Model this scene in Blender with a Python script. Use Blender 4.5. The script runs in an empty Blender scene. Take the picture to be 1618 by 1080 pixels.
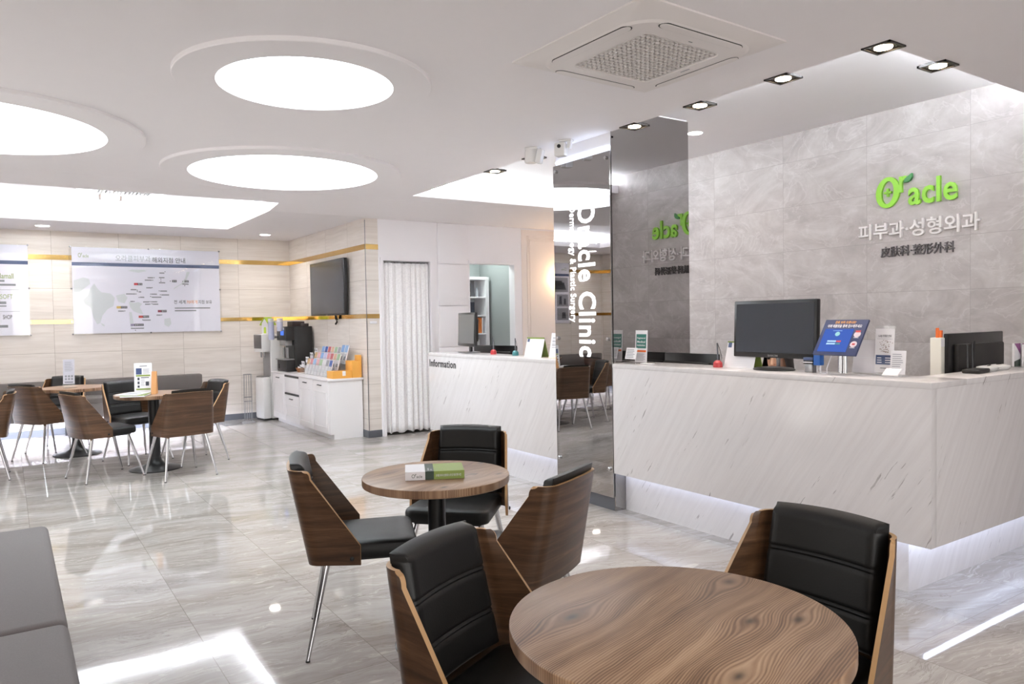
import bpy, bmesh, math, random
from math import sin, cos, pi, radians, sqrt
from mathutils import Matrix, Vector
random.seed(7)
S = bpy.context.scene
COL = S.collection

# ------------------------------------------------------------------ camera
FPX, YAW, PITCH, ROLL = 1183.36, 0.59324, -0.03143, 0.01713
def camera():
    f = Vector((sin(YAW)*cos(PITCH), cos(YAW)*cos(PITCH), sin(PITCH)))
    r = Vector((cos(YAW), -sin(YAW), 0)); d = f.cross(r)
    r2 = r*cos(ROLL) + d*sin(ROLL); d2 = d*cos(ROLL) - r*sin(ROLL)
    cd = bpy.data.cameras.new('camera'); cd.sensor_width = 36; cd.sensor_fit = 'HORIZONTAL'
    cd.lens = 36*FPX/1618; cd.clip_start = .05
    o = bpy.data.objects.new('camera', cd); COL.objects.link(o)
    m = Matrix((( r2.x, -d2.x, -f.x, 0), (r2.y, -d2.y, -f.y, 0), (r2.z, -d2.z, -f.z, 1.4), (0, 0, 0, 1)))
    o.matrix_world = m; S.camera = o
camera()
# ------------------------------------------------------------------ world, exposure, light levels
W = bpy.data.worlds.new('world'); S.world = W; W.use_nodes = True
W.node_tree.nodes['Background'].inputs[0].default_value = (1, .97, .93, 1)
W.node_tree.nodes['Background'].inputs[1].default_value = 1.85      # even fill light let in through the added windows
S.view_settings.view_transform = 'Standard'; S.view_settings.look = 'None'
S.view_settings.exposure = 1.57; S.view_settings.gamma = 1; S.view_settings.use_curve_mapping = False
S.cycles.use_denoising = True; S.cycles.max_bounces = 10; S.cycles.diffuse_bounces = 6
S.cycles.glossy_bounces = 5; S.cycles.transparent_max_bounces = 24; S.cycles.sample_clamp_indirect = 6
L_DISC, L_COVE, L_SPOT, L_UNDER, L_BENCH = 3.45, 36.0, 20.0, 2.2, 85.0

# ------------------------------------------------------------------ materials
def lin(c):
    out = []
    for v in c[:3]:
        v = v/255
        out.append(v/12.92 if v <= .04045 else ((v+.055)/1.055)**2.4)
    return (*out, 1)
class N:
    """small node-tree helper"""
    def __init__(s, name):
        s.m = bpy.data.materials.new(name); s.m.use_nodes = True; s.t = s.m.node_tree
        s.b = s.t.nodes['Principled BSDF']; s.out = s.t.nodes['Material Output']
    def n(s, k, **kw):
        x = s.t.nodes.new(k)
        for a, v in kw.items(): setattr(x, a, v)
        return x
    def put(s, sock, v):
        if hasattr(v, 'is_linked'): s.t.links.new(v, sock)
        else: sock.default_value = v
    def math(s, op, a, b=None, c=None):
        x = s.n('ShaderNodeMath', operation=op)
        s.put(x.inputs[0], a)
        if b is not None: s.put(x.inputs[1], b)
        if c is not None: s.put(x.inputs[2], c)
        return x.outputs[0]
    def mix(s, f, a, b):
        x = s.n('ShaderNodeMix', data_type='RGBA')
        s.put(x.inputs[0], f); s.put(x.inputs[6], a); s.put(x.inputs[7], b)
        return x.outputs[2]
    def world(s): return s.n('ShaderNodeNewGeometry').outputs['Position']
    def obj(s): return s.n('ShaderNodeTexCoord').outputs['Object']
    def xyz(s, v):
        x = s.n('ShaderNodeSeparateXYZ'); s.put(x.inputs[0], v); return x.outputs
    def comb(s, x, y, z):
        c = s.n('ShaderNodeCombineXYZ')
        for i, v in enumerate((x, y, z)): s.put(c.inputs[i], v)
        return c.outputs[0]
    def noise(s, v, scale=1, detail=4, rough=.5, dist=0):
        x = s.n('ShaderNodeTexNoise'); s.put(x.inputs['Vector'], v)
        x.inputs['Scale'].default_value = scale; x.inputs['Detail'].default_value = detail
        x.inputs['Roughness'].default_value = rough; x.inputs['Distortion'].default_value = dist
        return x.outputs[0]
    def white(s, v):
        x = s.n('ShaderNodeTexWhiteNoise', noise_dimensions='3D'); s.put(x.inputs[0], v); return x.outputs
    def ramp(s, f, *stops):
        x = s.n('ShaderNodeValToRGB'); e = x.color_ramp.elements
        while len(e) < len(stops): e.new(.5)
        for i, (p, c) in enumerate(stops):
            e[i].position = p; e[i].color = lin(c) if len(c) == 3 else c
        s.put(x.inputs[0], f); return x.outputs[0]
    def smooth(s, v, a, b, lo=0., hi=1.):
        x = s.n('ShaderNodeMapRange', interpolation_type='SMOOTHSTEP'); s.put(x.inputs[0], v)
        x.inputs[1].default_value = a; x.inputs[2].default_value = b; x.inputs[3].default_value = lo; x.inputs[4].default_value = hi
        return x.outputs[0]
    def line(s, coord, off, pitch, w):
        """1 on a joint of width w, else 0"""
        t = s.math('FRACT', s.math('DIVIDE', s.math('SUBTRACT', coord, off - w/2), pitch))
        return s.math('LESS_THAN', t, w/pitch)
    def cell(s, coord, off, pitch): return s.math('FLOOR', s.math('DIVIDE', s.math('SUBTRACT', coord, off), pitch))
    def bump(s, h, st=.2, d=.01):
        x = s.n('ShaderNodeBump'); x.inputs['Strength'].default_value = st; x.inputs['Distance'].default_value = d
        s.put(x.inputs['Height'], h); s.put(s.b.inputs['Normal'], x.outputs[0])
    def set(s, col=None, rough=None, metal=None, spec=None, coat=None):
        for k, v in (('Base Color', col), ('Roughness', rough), ('Metallic', metal), ('Specular IOR Level', spec), ('Coat Weight', coat)):
            if v is not None: s.put(s.b.inputs[k], v)
        return s
MATS = {}
def flat(name, col, rough=.5, metal=0, spec=.5, coat=0, vary=0):
    """plain painted / plastic / metal surface with a faint procedural mottling"""
    if name in MATS: return MATS[name]
    n = N(name); c = lin(col)
    if vary:
        d = tuple(v*(1-vary) for v in c[:3]) + (1,)
        c = n.mix(n.noise(n.obj(), 9, 3), c, d)
    n.set(c, rough, metal, spec, coat); MATS[name] = n.m
    return n.m
def emit(name, col, st):
    n = N(name); n.set((0, 0, 0, 1), .6, 0, 0)
    n.b.inputs['Emission Color'].default_value = lin(col); n.b.inputs['Emission Strength'].default_value = st
    MATS[name] = n.m; return n.m

WHITE = flat('white_paint', (240, 238, 239), .6, vary=.02)
CEIL = flat('ceiling_paint', (241, 238, 240), .7, vary=.02)
PANEL = flat('white_panel', (240, 237, 240), .45)
PEACH = flat('peach_panel', (238, 226, 218), .55)
GREENGREY = flat('grey_green_wall', (164, 168, 167), .7)
LACQ = flat('white_lacquer', (236, 233, 234), .35)
GLOSSW = flat('glossy_white_plastic', (232, 231, 230), .25)
PAPER = flat('white_paper', (232, 230, 234), .5)
POSTER = flat('poster_paper', (236, 234, 246), .22)
NAVY = flat('navy_print', (62, 78, 118), .3)
INK = flat('dark_ink', (60, 62, 74), .5)
INKG = flat('grey_ink', (140, 142, 150), .5)
TEAL = flat('teal_print', (52, 118, 108), .4)
ORANGE = flat('orange_plastic', (232, 112, 48), .4)
BLACKP = flat('black_plastic', (22, 22, 24), .3)
BLACKM = flat('matt_black_plastic', (30, 28, 28), .55)
SCREEN = flat('dark_screen', (50, 55, 64), .16)
SCREENG = flat('grey_screen', (104, 104, 104), .25)
LEATHER = N('black_leather'); LEATHER.set(lin((16, 15, 15)), .45, 0, .4); LEATHER.bump(LEATHER.noise(LEATHER.obj(), 260, 3), .12, .002); LEATHER = LEATHER.m
CHROME = flat('chrome', (205, 205, 208), .12, 1)
STEEL = flat('satin_steel', (150, 150, 152), .3, 1)
IRON = flat('black_iron', (20, 20, 21), .38, 0)
GOLD = flat('polished_gold', (206, 172, 108), .1, 1)
SKIRT = flat('grey_skirting', (88, 90, 96), .35)
GREYF = N('grey_fabric'); GREYF.set(GREYF.mix(GREYF.noise(GREYF.obj(), 320, 2), lin((104, 98, 98)), lin((122, 116, 116))), .75); GREYF.bump(GREYF.noise(GREYF.obj(), 420, 2), .1, .002); GREYF = GREYF.m
DGREYF = N('dark_grey_fabric'); DGREYF.set(DGREYF.mix(DGREYF.noise(DGREYF.obj(), 300, 2), lin((92, 86, 84)), lin((112, 106, 102))), .75); DGREYF = DGREYF.m
PLYEDGE = flat('plywood_edge', (186, 146, 102), .45, vary=.15)
LOGOG = flat('lime_green_letter', (142, 206, 62), .35)
LEAFG = flat('dark_green_leaf', (50, 128, 66), .35)
LOGOW = flat('white_letter', (244, 242, 242), .4)
LOGOD = flat('dark_grey_letter', (92, 88, 90), .45)
BLACKL = flat('black_letter', (30, 30, 32), .4)
SKIN = flat('skin', (222, 178, 152), .5)
HAIR = flat('black_hair', (26, 22, 22), .45)
CLOTH = flat('black_cloth', (34, 32, 36), .8)
OCARD = flat('orange_card', (232, 168, 76), .55, vary=.08)
WICKER = flat('brown_wicker', (150, 98, 58), .7, vary=.3)
WOODB = flat('light_wood', (206, 148, 92), .5, vary=.15)
LIME = flat('lime_card', (166, 192, 58), .5)
OLIVE = flat('olive_green', (138, 158, 78), .45)
DKGREEN = flat('dark_green', (48, 66, 56), .45)
CUPS = flat('lilac_paper_cups', (186, 188, 208), .45)
GREYP = flat('grey_plastic', (140, 138, 138), .4)
BLUEP = flat('blue_plastic', (28, 92, 172), .35)
REDP = flat('red_plastic', (186, 58, 62), .35)
TEALP = flat('teal_plastic', (62, 128, 134), .35)
KIOSK = flat('kiosk_navy', (44, 56, 96), .35)
SCRB = emit('tablet_screen', (74, 104, 190), .36)
LIGHTBLUE = flat('pale_blue_print', (160, 200, 236), .4)
MAPG = flat('pale_map_print', (213, 217, 221), .3)
def acrylic():
    n = N('clear_acrylic')
    tr = n.n('ShaderNodeBsdfTransparent'); tr.inputs[0].default_value = (.985, .99, .99, 1)
    gl = n.n('ShaderNodeBsdfGlossy'); gl.inputs['Roughness'].default_value = .03
    lw = n.n('ShaderNodeLayerWeight'); lw.inputs[0].default_value = .5
    fc = n.math('ADD', .035, n.math('MULTIPLY', n.math('POWER', lw.outputs['Facing'], 4.), .5))
    mx = n.n('ShaderNodeMixShader')
    n.t.links.new(fc, mx.inputs[0]); n.t.links.new(tr.outputs[0], mx.inputs[1]); n.t.links.new(gl.outputs[0], mx.inputs[2])
    n.t.links.new(mx.outputs[0], n.out.inputs[0]); return n.m
ACR = acrylic()
MIRROR = flat('tinted_mirror', (172, 170, 170), .015, 1)
MIRRORE = flat('mirror_edge', (60, 64, 68), .2)

def floor_mat():
    n = N('polished_marble_floor'); p = n.world(); x, y, z = n.xyz(p)
    cx, cy = n.cell(x, .675, .585), n.cell(y, .46, 1.18)
    wn = n.white(n.comb(cx, cy, 0.)); r = n.xyz(wn[1])
    # veins run along x inside every slab; each slab cut from another place of the block
    wob = n.noise(n.comb(n.math('ADD', x, n.math('MULTIPLY', r[1], 9.)), y, r[0]), 1.7, 3, .5)
    vx = n.math('MULTIPLY', n.math('ADD', x, n.math('MULTIPLY', r[0], 13.)), .75)
    vy = n.math('ADD', n.math('MULTIPLY', n.math('ADD', y, n.math('MULTIPLY', x, .18)), 4.6), n.math('MULTIPLY', wob, 1.6))
    v = n.comb(vx, vy, n.math('MULTIPLY', r[2], 20.))
    broad = n.noise(v, .8, 4, .55, .6); fine = n.noise(v, 2.6, 9, .68, 1.2)
    col = n.ramp(n.math('ADD', n.math('MULTIPLY', broad, .55), n.math('MULTIPLY', fine, .45)),
                 (.28, (136, 128, 124)), (.43, (160, 153, 148)), (.53, (177, 171, 167)), (.68, (195, 190, 187)))
    ridge = n.math('ABSOLUTE', n.math('SUBTRACT', n.noise(v, 1.3, 6, .6, 1.5), .5))
    col = n.mix(n.smooth(ridge, .0, .014, .42, 0), col, lin((218, 212, 208)))
    ridge2 = n.math('ABSOLUTE', n.math('SUBTRACT', n.noise(v, 1.05, 7, .62, 1.9), .44))
    col = n.mix(n.smooth(ridge2, .0, .012, .40, 0), col, lin((116, 106, 100)))
    flake = n.noise(n.comb(n.math('MULTIPLY', x, 5.), n.math('MULTIPLY', y, 14.), 3.), 1., 2, .4, .3)
    col = n.mix(n.smooth(flake, .70, .73, 0, .5), col, lin((218, 212, 206)))
    j = n.math('MAXIMUM', n.line(x, .675, .585, .0035), n.line(y, .46, 1.18, .0035))
    col = n.mix(n.math('MULTIPLY', j, .6), col, lin((120, 112, 106)))
    n.set(col, .035, 0, .55)
    n.bump(n.math('ADD', n.noise(p, 2.2, 2), n.math('MULTIPLY', n.noise(v, 3., 3), .1)), .03, .02)
    return n.m
FLOOR = floor_mat()
def stone_mat(axis, x0):
    n = N('cream_travertine_'+axis); p = n.world(); x, y, z = n.xyz(p); u = {'x': x, 'y': y}[axis]
    cu, cz = n.cell(u, x0, .77), n.cell(z, .64, .415); r = n.xyz(n.white(n.comb(cu, cz, 1.))[1])
    v = n.comb(n.math('ADD', n.math('MULTIPLY', u, 2.2), n.math('MULTIPLY', r[0], 30.)), n.math('MULTIPLY', z, 34.), n.math('MULTIPLY', r[1], 9.))
    f = n.noise(v, 1., 5, .6, .7); b = n.noise(v, .3, 3, .5, .4)
    col = n.ramp(n.math('ADD', n.math('MULTIPLY', f, .55), n.math('MULTIPLY', b, .45)), (.32, (212, 203, 195)), (.5, (226, 218, 211)), (.68, (236, 230, 224)))
    col = n.mix(n.math('MULTIPLY', r[2], .12), col, lin((200, 186, 172)))
    j = n.math('MAXIMUM', n.line(u, x0, .77, .004), n.line(z, .64, .415, .004))
    col = n.mix(n.math('MULTIPLY', j, .75), col, lin((150, 138, 126)))
    n.set(col, .3, 0, .4); return n.m
STONE_X = stone_mat('x', .505); STONE_Y = stone_mat('y', .45)
def grey_mat():
    n = N('grey_slate_tile'); p = n.world(); x, y, z = n.xyz(p)
    cy, cz = n.cell(y, 2.488, .739), n.cell(z, .067, .37); r = n.xyz(n.white(n.comb(cy, cz, 2.))[1])
    ang = n.math('MULTIPLY', r[0], 6.28)
    v = n.comb(n.math('ADD', n.math('ADD', y, n.math('MULTIPLY', z, n.math('SUBTRACT', r[2], .5))), n.math('MULTIPLY', r[0], 23.)), n.math('ADD', n.math('MULTIPLY', z, 1.5), n.math('MULTIPLY', r[1], 17.)), ang)
    f = n.noise(v, 2.1, 9, .62, 1.6); g = n.noise(v, 9., 6, .7, .5)
    col = n.ramp(n.math('ADD', n.math('MULTIPLY', f, .75), n.math('MULTIPLY', g, .25)), (.3, (166, 160, 159)), (.46, (184, 178, 177)), (.56, (194, 189, 188)), (.72, (212, 208, 208)))
    ridge = n.math('ABSOLUTE', n.math('SUBTRACT', n.noise(v, 1.6, 5, .55, 2.2), .52))
    col = n.mix(n.smooth(ridge, 0, .02, .35, 0), col, lin((216, 212, 212)))
    j = n.math('MAXIMUM', n.line(y, 2.488, .739, .003), n.line(z, .067, .37, .003))
    col = n.mix(n.math('MULTIPLY', j, .7), col, lin((150, 144, 143)))
    n.set(col, .33, 0, .4); return n.m
GREYT = grey_mat()
def counter_mat():
    n = N('white_streaked_marble'); p = n.world(); x, y, z = n.xyz(p)
    h = n.math('SUBTRACT', x, y)                       # to the right along either face
    a = radians(57)
    al = n.math('ADD', n.math('MULTIPLY', h, cos(a)), n.math('MULTIPLY', z, sin(a)))
    ac = n.math('SUBTRACT', n.math('MULTIPLY', h, sin(a)), n.math('MULTIPLY', z, cos(a)))
    ac = n.math('ADD', ac, n.math('MULTIPLY', n.noise(p, 3., 3), .05))
    v = n.comb(n.math('MULTIPLY', al, 1.3), n.math('MULTIPLY', ac, 26.), 0.)
    f = n.noise(v, 1., 5, .65); m = n.noise(n.comb(n.math('MULTIPLY', al, 2.), n.math('MULTIPLY', ac, 3.), 5.), 1., 3, .5)
    col = n.ramp(f, (.3, (212, 208, 209)), (.5, (218, 214, 215)), (.7, (223, 220, 221)))
    st = n.math('MULTIPLY', n.smooth(f, .60, .68, 0, 1), n.smooth(m, .50, .64, 0, 1))
    col = n.mix(n.math('MULTIPLY', st, .35), col, lin((150, 140, 138)))
    v2 = n.comb(n.math('MULTIPLY', al, 5.), n.math('MULTIPLY', ac, 52.), 7.)
    dk = n.math('MULTIPLY', n.smooth(n.noise(v2, 1., 3, .6), .625, .67, 0, 1), n.smooth(m, .52, .60, 0, 1))
    col = n.mix(n.math('MULTIPLY', dk, .6), col, lin((108, 98, 98)))
    n.set(col, .17, 0, .32); return n.m
COUNTER = counter_mat()
def walnut():
    n = N('walnut_veneer'); o = n.obj(); x, y, z = n.xyz(o)
    rnd = n.math('MULTIPLY', n.n('ShaderNodeObjectInfo').outputs['Random'], 40.)
    v = n.comb(n.math('ADD', n.math('MULTIPLY', x, 2.), rnd), n.math('MULTIPLY', y, 2.), n.math('MULTIPLY', z, 34.))
    f = n.noise(v, 1., 6, .62, .8); g = n.noise(n.comb(n.math('MULTIPLY', x, 20.), n.math('MULTIPLY', y, 20.), n.math('MULTIPLY', z, 420.)), 1., 2)
    col = n.ramp(n.math('ADD', n.math('MULTIPLY', f, .8), n.math('MULTIPLY', g, .2)), (.3, (50, 32, 19)), (.46, (70, 47, 30)), (.58, (88, 62, 42)), (.72, (112, 83, 60)))
    n.set(col, .33, 0, .5); return n.m
WALNUT = walnut()
def table_mat():
    n = N('rustic_table_laminate'); o = n.obj(); x, y, z = n.xyz(o)
    rnd = n.n('ShaderNodeObjectInfo').outputs['Random']
    a = radians(17)
    u = n.math('ADD', n.math('MULTIPLY', x, cos(a)), n.math('MULTIPLY', y, sin(a)))
    w = n.math('SUBTRACT', n.math('MULTIPLY', y, cos(a)), n.math('MULTIPLY', x, sin(a)))
    w = n.math('ADD', w, n.math('MULTIPLY', n.noise(n.comb(n.math('MULTIPLY', u, 2.5), n.math('MULTIPLY', w, 7.), n.math('MULTIPLY', rnd, 9.)), 1., 3), .042))
    field = w; spots = None
    for (kx, ky, amp, r) in ((-.163, .131, .05, .075), (.287, .077, .045, .065), (.133, -.117, .035, .05), (.223, -.171, .035, .055), (-.09, -.26, .04, .06)):
        ku = kx*cos(a)+ky*sin(a); kw = ky*cos(a)-kx*sin(a)
        du = n.math('MULTIPLY', n.math('SUBTRACT', u, ku), .55); dw = n.math('SUBTRACT', w, kw + .037)
        d2 = n.math('ADD', n.math('MULTIPLY', du, du), n.math('MULTIPLY', dw, dw))
        g = n.math('EXPONENT', n.math('MULTIPLY', d2, -1/(r*r)))
        field = n.math('ADD', field, n.math('MULTIPLY', n.math('MULTIPLY', dw, g), -amp/r*1.6))
        s = n.math('EXPONENT', n.math('MULTIPLY', d2, -1/(.012*.012)))
        spots = s if spots is None else n.math('MAXIMUM', spots, s)
    ringn = n.math('SINE', n.math('MULTIPLY', field, 980.))
    broad = n.noise(n.comb(n.math('MULTIPLY', u, 1.2), n.math('MULTIPLY', field, 17.), 2.), 1., 4, .6)
    fine = n.noise(n.comb(n.math('MULTIPLY', u, 12.), n.math('MULTIPLY', field, 300.), 1.), 1., 3, .6)
    t = n.math('ADD', n.math('MULTIPLY', broad, .62), n.math('ADD', n.math('MULTIPLY', fine, .26), n.math('MULTIPLY', ringn, .075)))
    t = n.math('ADD', t, .05)
    col = n.ramp(t, (.30, (84, 62, 46)), (.42, (128, 98, 74)), (.52, (160, 127, 99)), (.66, (188, 157, 127)))
    pl = n.math('MULTIPLY', n.math('SUBTRACT', n.xyz(n.white(n.comb(n.cell(w, -.63, .19), 3., n.math('MULTIPLY', rnd, 5.)))[1])[0], .5), .35)
    col = n.mix(n.math('ADD', .2, pl), col, lin((112, 86, 74)))
    col = n.mix(n.math('MULTIPLY', spots, .85), col, lin((48, 38, 34)))
    n.set(col, .36, 0, .4); return n.m
TABLEW = table_mat()
def curtain_mat():
    n = N('white_jacquard_curtain'); o = n.obj()
    col = n.mix(n.smooth(n.noise(o, 60, 2), .45, .6), lin((248, 246, 247)), lin((240, 238, 240)))
    n.set(col, .7); n.b.inputs['Transmission Weight'].default_value = 0; n.b.inputs['Subsurface Weight'].default_value = 0
    return n.m
CURT = curtain_mat()
EDISC = emit('lit_diffuser', (240, 251, 255), L_DISC)
ECOVE = emit('cove_led', (242, 251, 255), L_COVE)
ECOVEF = emit('cove_led_bright', (242, 252, 255), L_COVE*3.8)
ECOVEL = emit('cove_led_lounge', (242, 251, 255), L_COVE*1.5)
ESPOT = emit('warm_lamp', (255, 226, 190), L_SPOT)
EDOWN = emit('downlight_lamp', (255, 248, 238), 14)
EUNDER = emit('cool_led', (214, 228, 255), L_UNDER*1.5)
EBENCH = emit('bench_led', (226, 236, 255), L_BENCH)
ESIGN = emit('backlit_letter', (255, 255, 255), 1.15)
ESCONCE = emit('sconce_glow', (255, 214, 160), 8)

# ------------------------------------------------------------------ mesh helper
class MB:
    def __init__(s): s.bm = bmesh.new(); s.smooth = True
    def _xf(s, vs, loc, rot):
        m = Matrix.Translation(loc)
        if rot: m = m @ Matrix.Rotation(rot[2], 4, 'Z') @ Matrix.Rotation(rot[1], 4, 'Y') @ Matrix.Rotation(rot[0], 4, 'X')
        bmesh.ops.transform(s.bm, matrix=m, verts=vs)
    def box(s, c, size, rot=None, bev=0, seg=2, mi=0):
        r = bmesh.ops.create_cube(s.bm, size=1); vs = r['verts']
        bmesh.ops.scale(s.bm, vec=size, verts=vs)
        if bev:
            es = list({e for v in vs for e in v.link_edges})
            rr = bmesh.ops.bevel(s.bm, geom=es, offset=bev, segments=seg, affect='EDGES', profile=.5)
            vs = list({v for f in rr['faces'] for v in f.verts} | {v for v in vs if v.is_valid})
        s._xf(vs, c, rot)
        if mi:
            for f in {f for v in vs for f in v.link_faces}: f.material_index = mi
        return s
    def bx(s, x0, x1, y0, y1, z0, z1, bev=0, mi=0, seg=2):
        return s.box(((x0+x1)/2, (y0+y1)/2, (z0+z1)/2), (abs(x1-x0), abs(y1-y0), abs(z1-z0)), None, bev, seg, mi)
    def lathe(s, prof, c=(0, 0, 0), n=32, rot=None, cap=True, mi=0):
        rings = []
        for r, z in prof: rings.append([s.bm.verts.new((r*cos(2*pi*i/n), r*sin(2*pi*i/n), z)) for i in range(n)])
        fs = []
        for a, b in zip(rings, rings[1:]):
            for i in range(n): fs.append(s.bm.faces.new((a[i], a[(i+1) % n], b[(i+1) % n], b[i])))
        if cap:
            if prof[0][0] > 1e-5: fs.append(s.bm.faces.new(rings[0][::-1]))
            if prof[-1][0] > 1e-5: fs.append(s.bm.faces.new(rings[-1]))
        for f in fs: f.material_index = mi
        s._xf([v for r in rings for v in r], c, rot); return s
    def cyl(s, c, r, h, n=24, rot=None, mi=0, r2=None): return s.lathe([(r, 0), (r if r2 is None else r2, h)], c, n, rot, True, mi)
    def rod(s, a, b, r0, r1=None, n=12, mi=0):
        a, b = Vector(a), Vector(b); d = b-a
        q = d.to_track_quat('Z', 'Y').to_matrix().to_4x4()
        v0 = len(s.bm.verts); before = set(s.bm.verts)
        s.lathe([(r0, 0), (r0 if r1 is None else r1, d.length)], (0, 0, 0), n, None, True, mi)
        vs = [v for v in s.bm.verts if v not in before]
        bmesh.ops.transform(s.bm, matrix=Matrix.Translation(a) @ q, verts=vs); return s
    def tube(s, pts, r, n=8, mi=0):
        pts = [Vector(p) for p in pts]; rings = []
        for i, p in enumerate(pts):
            d = (pts[min(i+1, len(pts)-1)] - pts[max(i-1, 0)]).normalized(); q = d.to_track_quat('Z', 'Y')
            rings.append([s.bm.verts.new(p + q @ Vector((r*cos(2*pi*k/n), r*sin(2*pi*k/n), 0))) for k in range(n)])
        for a, b in zip(rings, rings[1:]):
            for i in range(n): s.bm.faces.new((a[i], a[(i+1) % n], b[(i+1) % n], b[i])).material_index = mi
        s.bm.faces.new(rings[0][::-1]); s.bm.faces.new(rings[-1]); return s
    def quad(s, *ps, mi=0):
        f = s.bm.faces.new([s.bm.verts.new(p) for p in ps]); f.material_index = mi; return s
    def prism(s, poly, o, r, u, n, d0, d1, mi=0):
        """polygon poly (u,v) on plane origin o, right r, up u, pushed from d0 to d1 along normal n"""
        o, r, u, n = map(Vector, (o, r, u, n))
        a = [s.bm.verts.new(o + r*x + u*y + n*d0) for x, y in poly]; b = [s.bm.verts.new(o + r*x + u*y + n*d1) for x, y in poly]
        k = len(poly)
        for i in range(k): s.bm.faces.new((a[i], a[(i+1) % k], b[(i+1) % k], b[i])).material_index = mi
        s.bm.faces.new(b).material_index = mi; s.bm.faces.new(a[::-1]).material_index = mi; return s
    def grid(s, fn, nu, nv, mi=0, wrap=False):
        g = [[s.bm.verts.new(fn(i/(nu-1), j/(nv-1))) for i in range(nu)] for j in range(nv)]
        for j in range(nv-1):
            for i in range(nu-1): s.bm.faces.new((g[j][i], g[j][i+1], g[j+1][i+1], g[j+1][i])).material_index = mi
        return g
    def build(s, name, mats, parent=None, ang=35, recalc=True):
        if recalc: bmesh.ops.recalc_face_normals(s.bm, faces=s.bm.faces)
        me = bpy.data.meshes.new(name); s.bm.to_mesh(me); s.bm.free()
        for m in (mats if isinstance(mats, (list, tuple)) else [mats]): me.materials.append(m)
        me.polygons.foreach_set('use_smooth', [True]*len(me.polygons)); me.set_sharp_from_angle(angle=radians(ang))
        o = bpy.data.objects.new(name, me); COL.objects.link(o)
        if parent: o.parent = parent
        return o
def tag(o, label=None, cat=None, group=None, kind=None):
    for k, v in (('label', label), ('category', cat), ('group', group), ('kind', kind)):
        if v: o[k] = v
    return o
def thing(name, label, cat, loc=(0, 0, 0), rz=0, group=None):
    o = bpy.data.objects.new(name, None); o.empty_display_size = .1; COL.objects.link(o)
    o.location = loc; o.rotation_euler = (0, 0, radians(rz)); return tag(o, label, cat, group)
def struct(name, mb, mat, parent=None, ang=35):
    o = mb.build(name, mat, parent, ang)
    if not parent: o['kind'] = 'structure'
    return o
def dup(root, loc, rz, label=None, group=None):
    r = root.copy(); COL.objects.link(r); r.location = loc; r.rotation_euler = (0, 0, radians(rz))
    if label: r['label'] = label
    if group: r['group'] = group
    for ch in list(root.children):
        c = ch.copy(); COL.objects.link(c); c.parent = r
        for g in list(ch.children):
            d = g.copy(); COL.objects.link(d); d.parent = c
    return r
def text_bm(mb, body, o, r, u, n, box, depth=.004, bold=0., space=1., keep=True, mi=0, align='l'):
    """text filling box=(x0,x1,y0,y1) on plane o,r,u pushed depth along n; keep: uniform scale by height"""
    c = bpy.data.curves.new('t', 'FONT'); c.body = body; c.size = 1; c.offset = bold; c.space_character = space; c.resolution_u = 3
    t = bpy.data.objects.new('t', c); COL.objects.link(t)
    bpy.context.view_layer.update()
    me = bpy.data.meshes.new_from_object(t.evaluated_get(bpy.context.evaluated_depsgraph_get()))
    bpy.data.objects.remove(t); bpy.data.curves.remove(c)
    xs = [v.co.x for v in me.vertices]; ys = [v.co.y for v in me.vertices]
    if not xs: return
    x0, x1, y0, y1 = box; sx = (x1-x0)/(max(xs)-min(xs)); sy = (y1-y0)/(max(ys)-min(ys))
    o, r, u, n = map(Vector, (o, r, u, n))
    tb = bmesh.new(); tb.from_mesh(me); bpy.data.meshes.remove(me)
    bmesh.ops.remove_doubles(tb, verts=tb.verts, dist=1e-5)
    fs = [f for f in tb.faces]
    if depth:
        ex = bmesh.ops.extrude_face_region(tb, geom=fs)
        up = {v for v in ex['geom'] if isinstance(v, bmesh.types.BMVert)}
    else: up = set()
    mxs, mys = min(xs), min(ys); mp = {}
    for v in tb.verts:
        p = o + r*(x0+(v.co.x-mxs)*sx) + u*(y0+(v.co.y-mys)*sy) + n*(depth if v in up else 0)
        mp[v] = mb.bm.verts.new(p)
    for f in tb.faces:
        try: mb.bm.faces.new([mp[v] for v in f.verts]).material_index = mi
        except ValueError: pass
    tb.free(); return mb
X, Y, Z = Vector((1, 0, 0)), Vector((0, 1, 0)), Vector((0, 0, 1))
FL = dict(o=(0, 0, 0), r=X, u=Z, n=-Y)       # local front: faces -Y, right +X, up Z

# ------------------------------------------------------------------ room dimensions
ZC, ZF, ZU = 2.712, 2.62, 2.89
YP, XT, YD, XG, XL, YR = 11.25, 3.56, 8.37, 5.45, -2.6, -3.2
XP, XE = 3.577, 3.60
def zc(y): return ZC if y <= 7.45 else (ZF if y >= 8.3 else ZC + (ZF-ZC)*(y-7.45)/.85)

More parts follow.
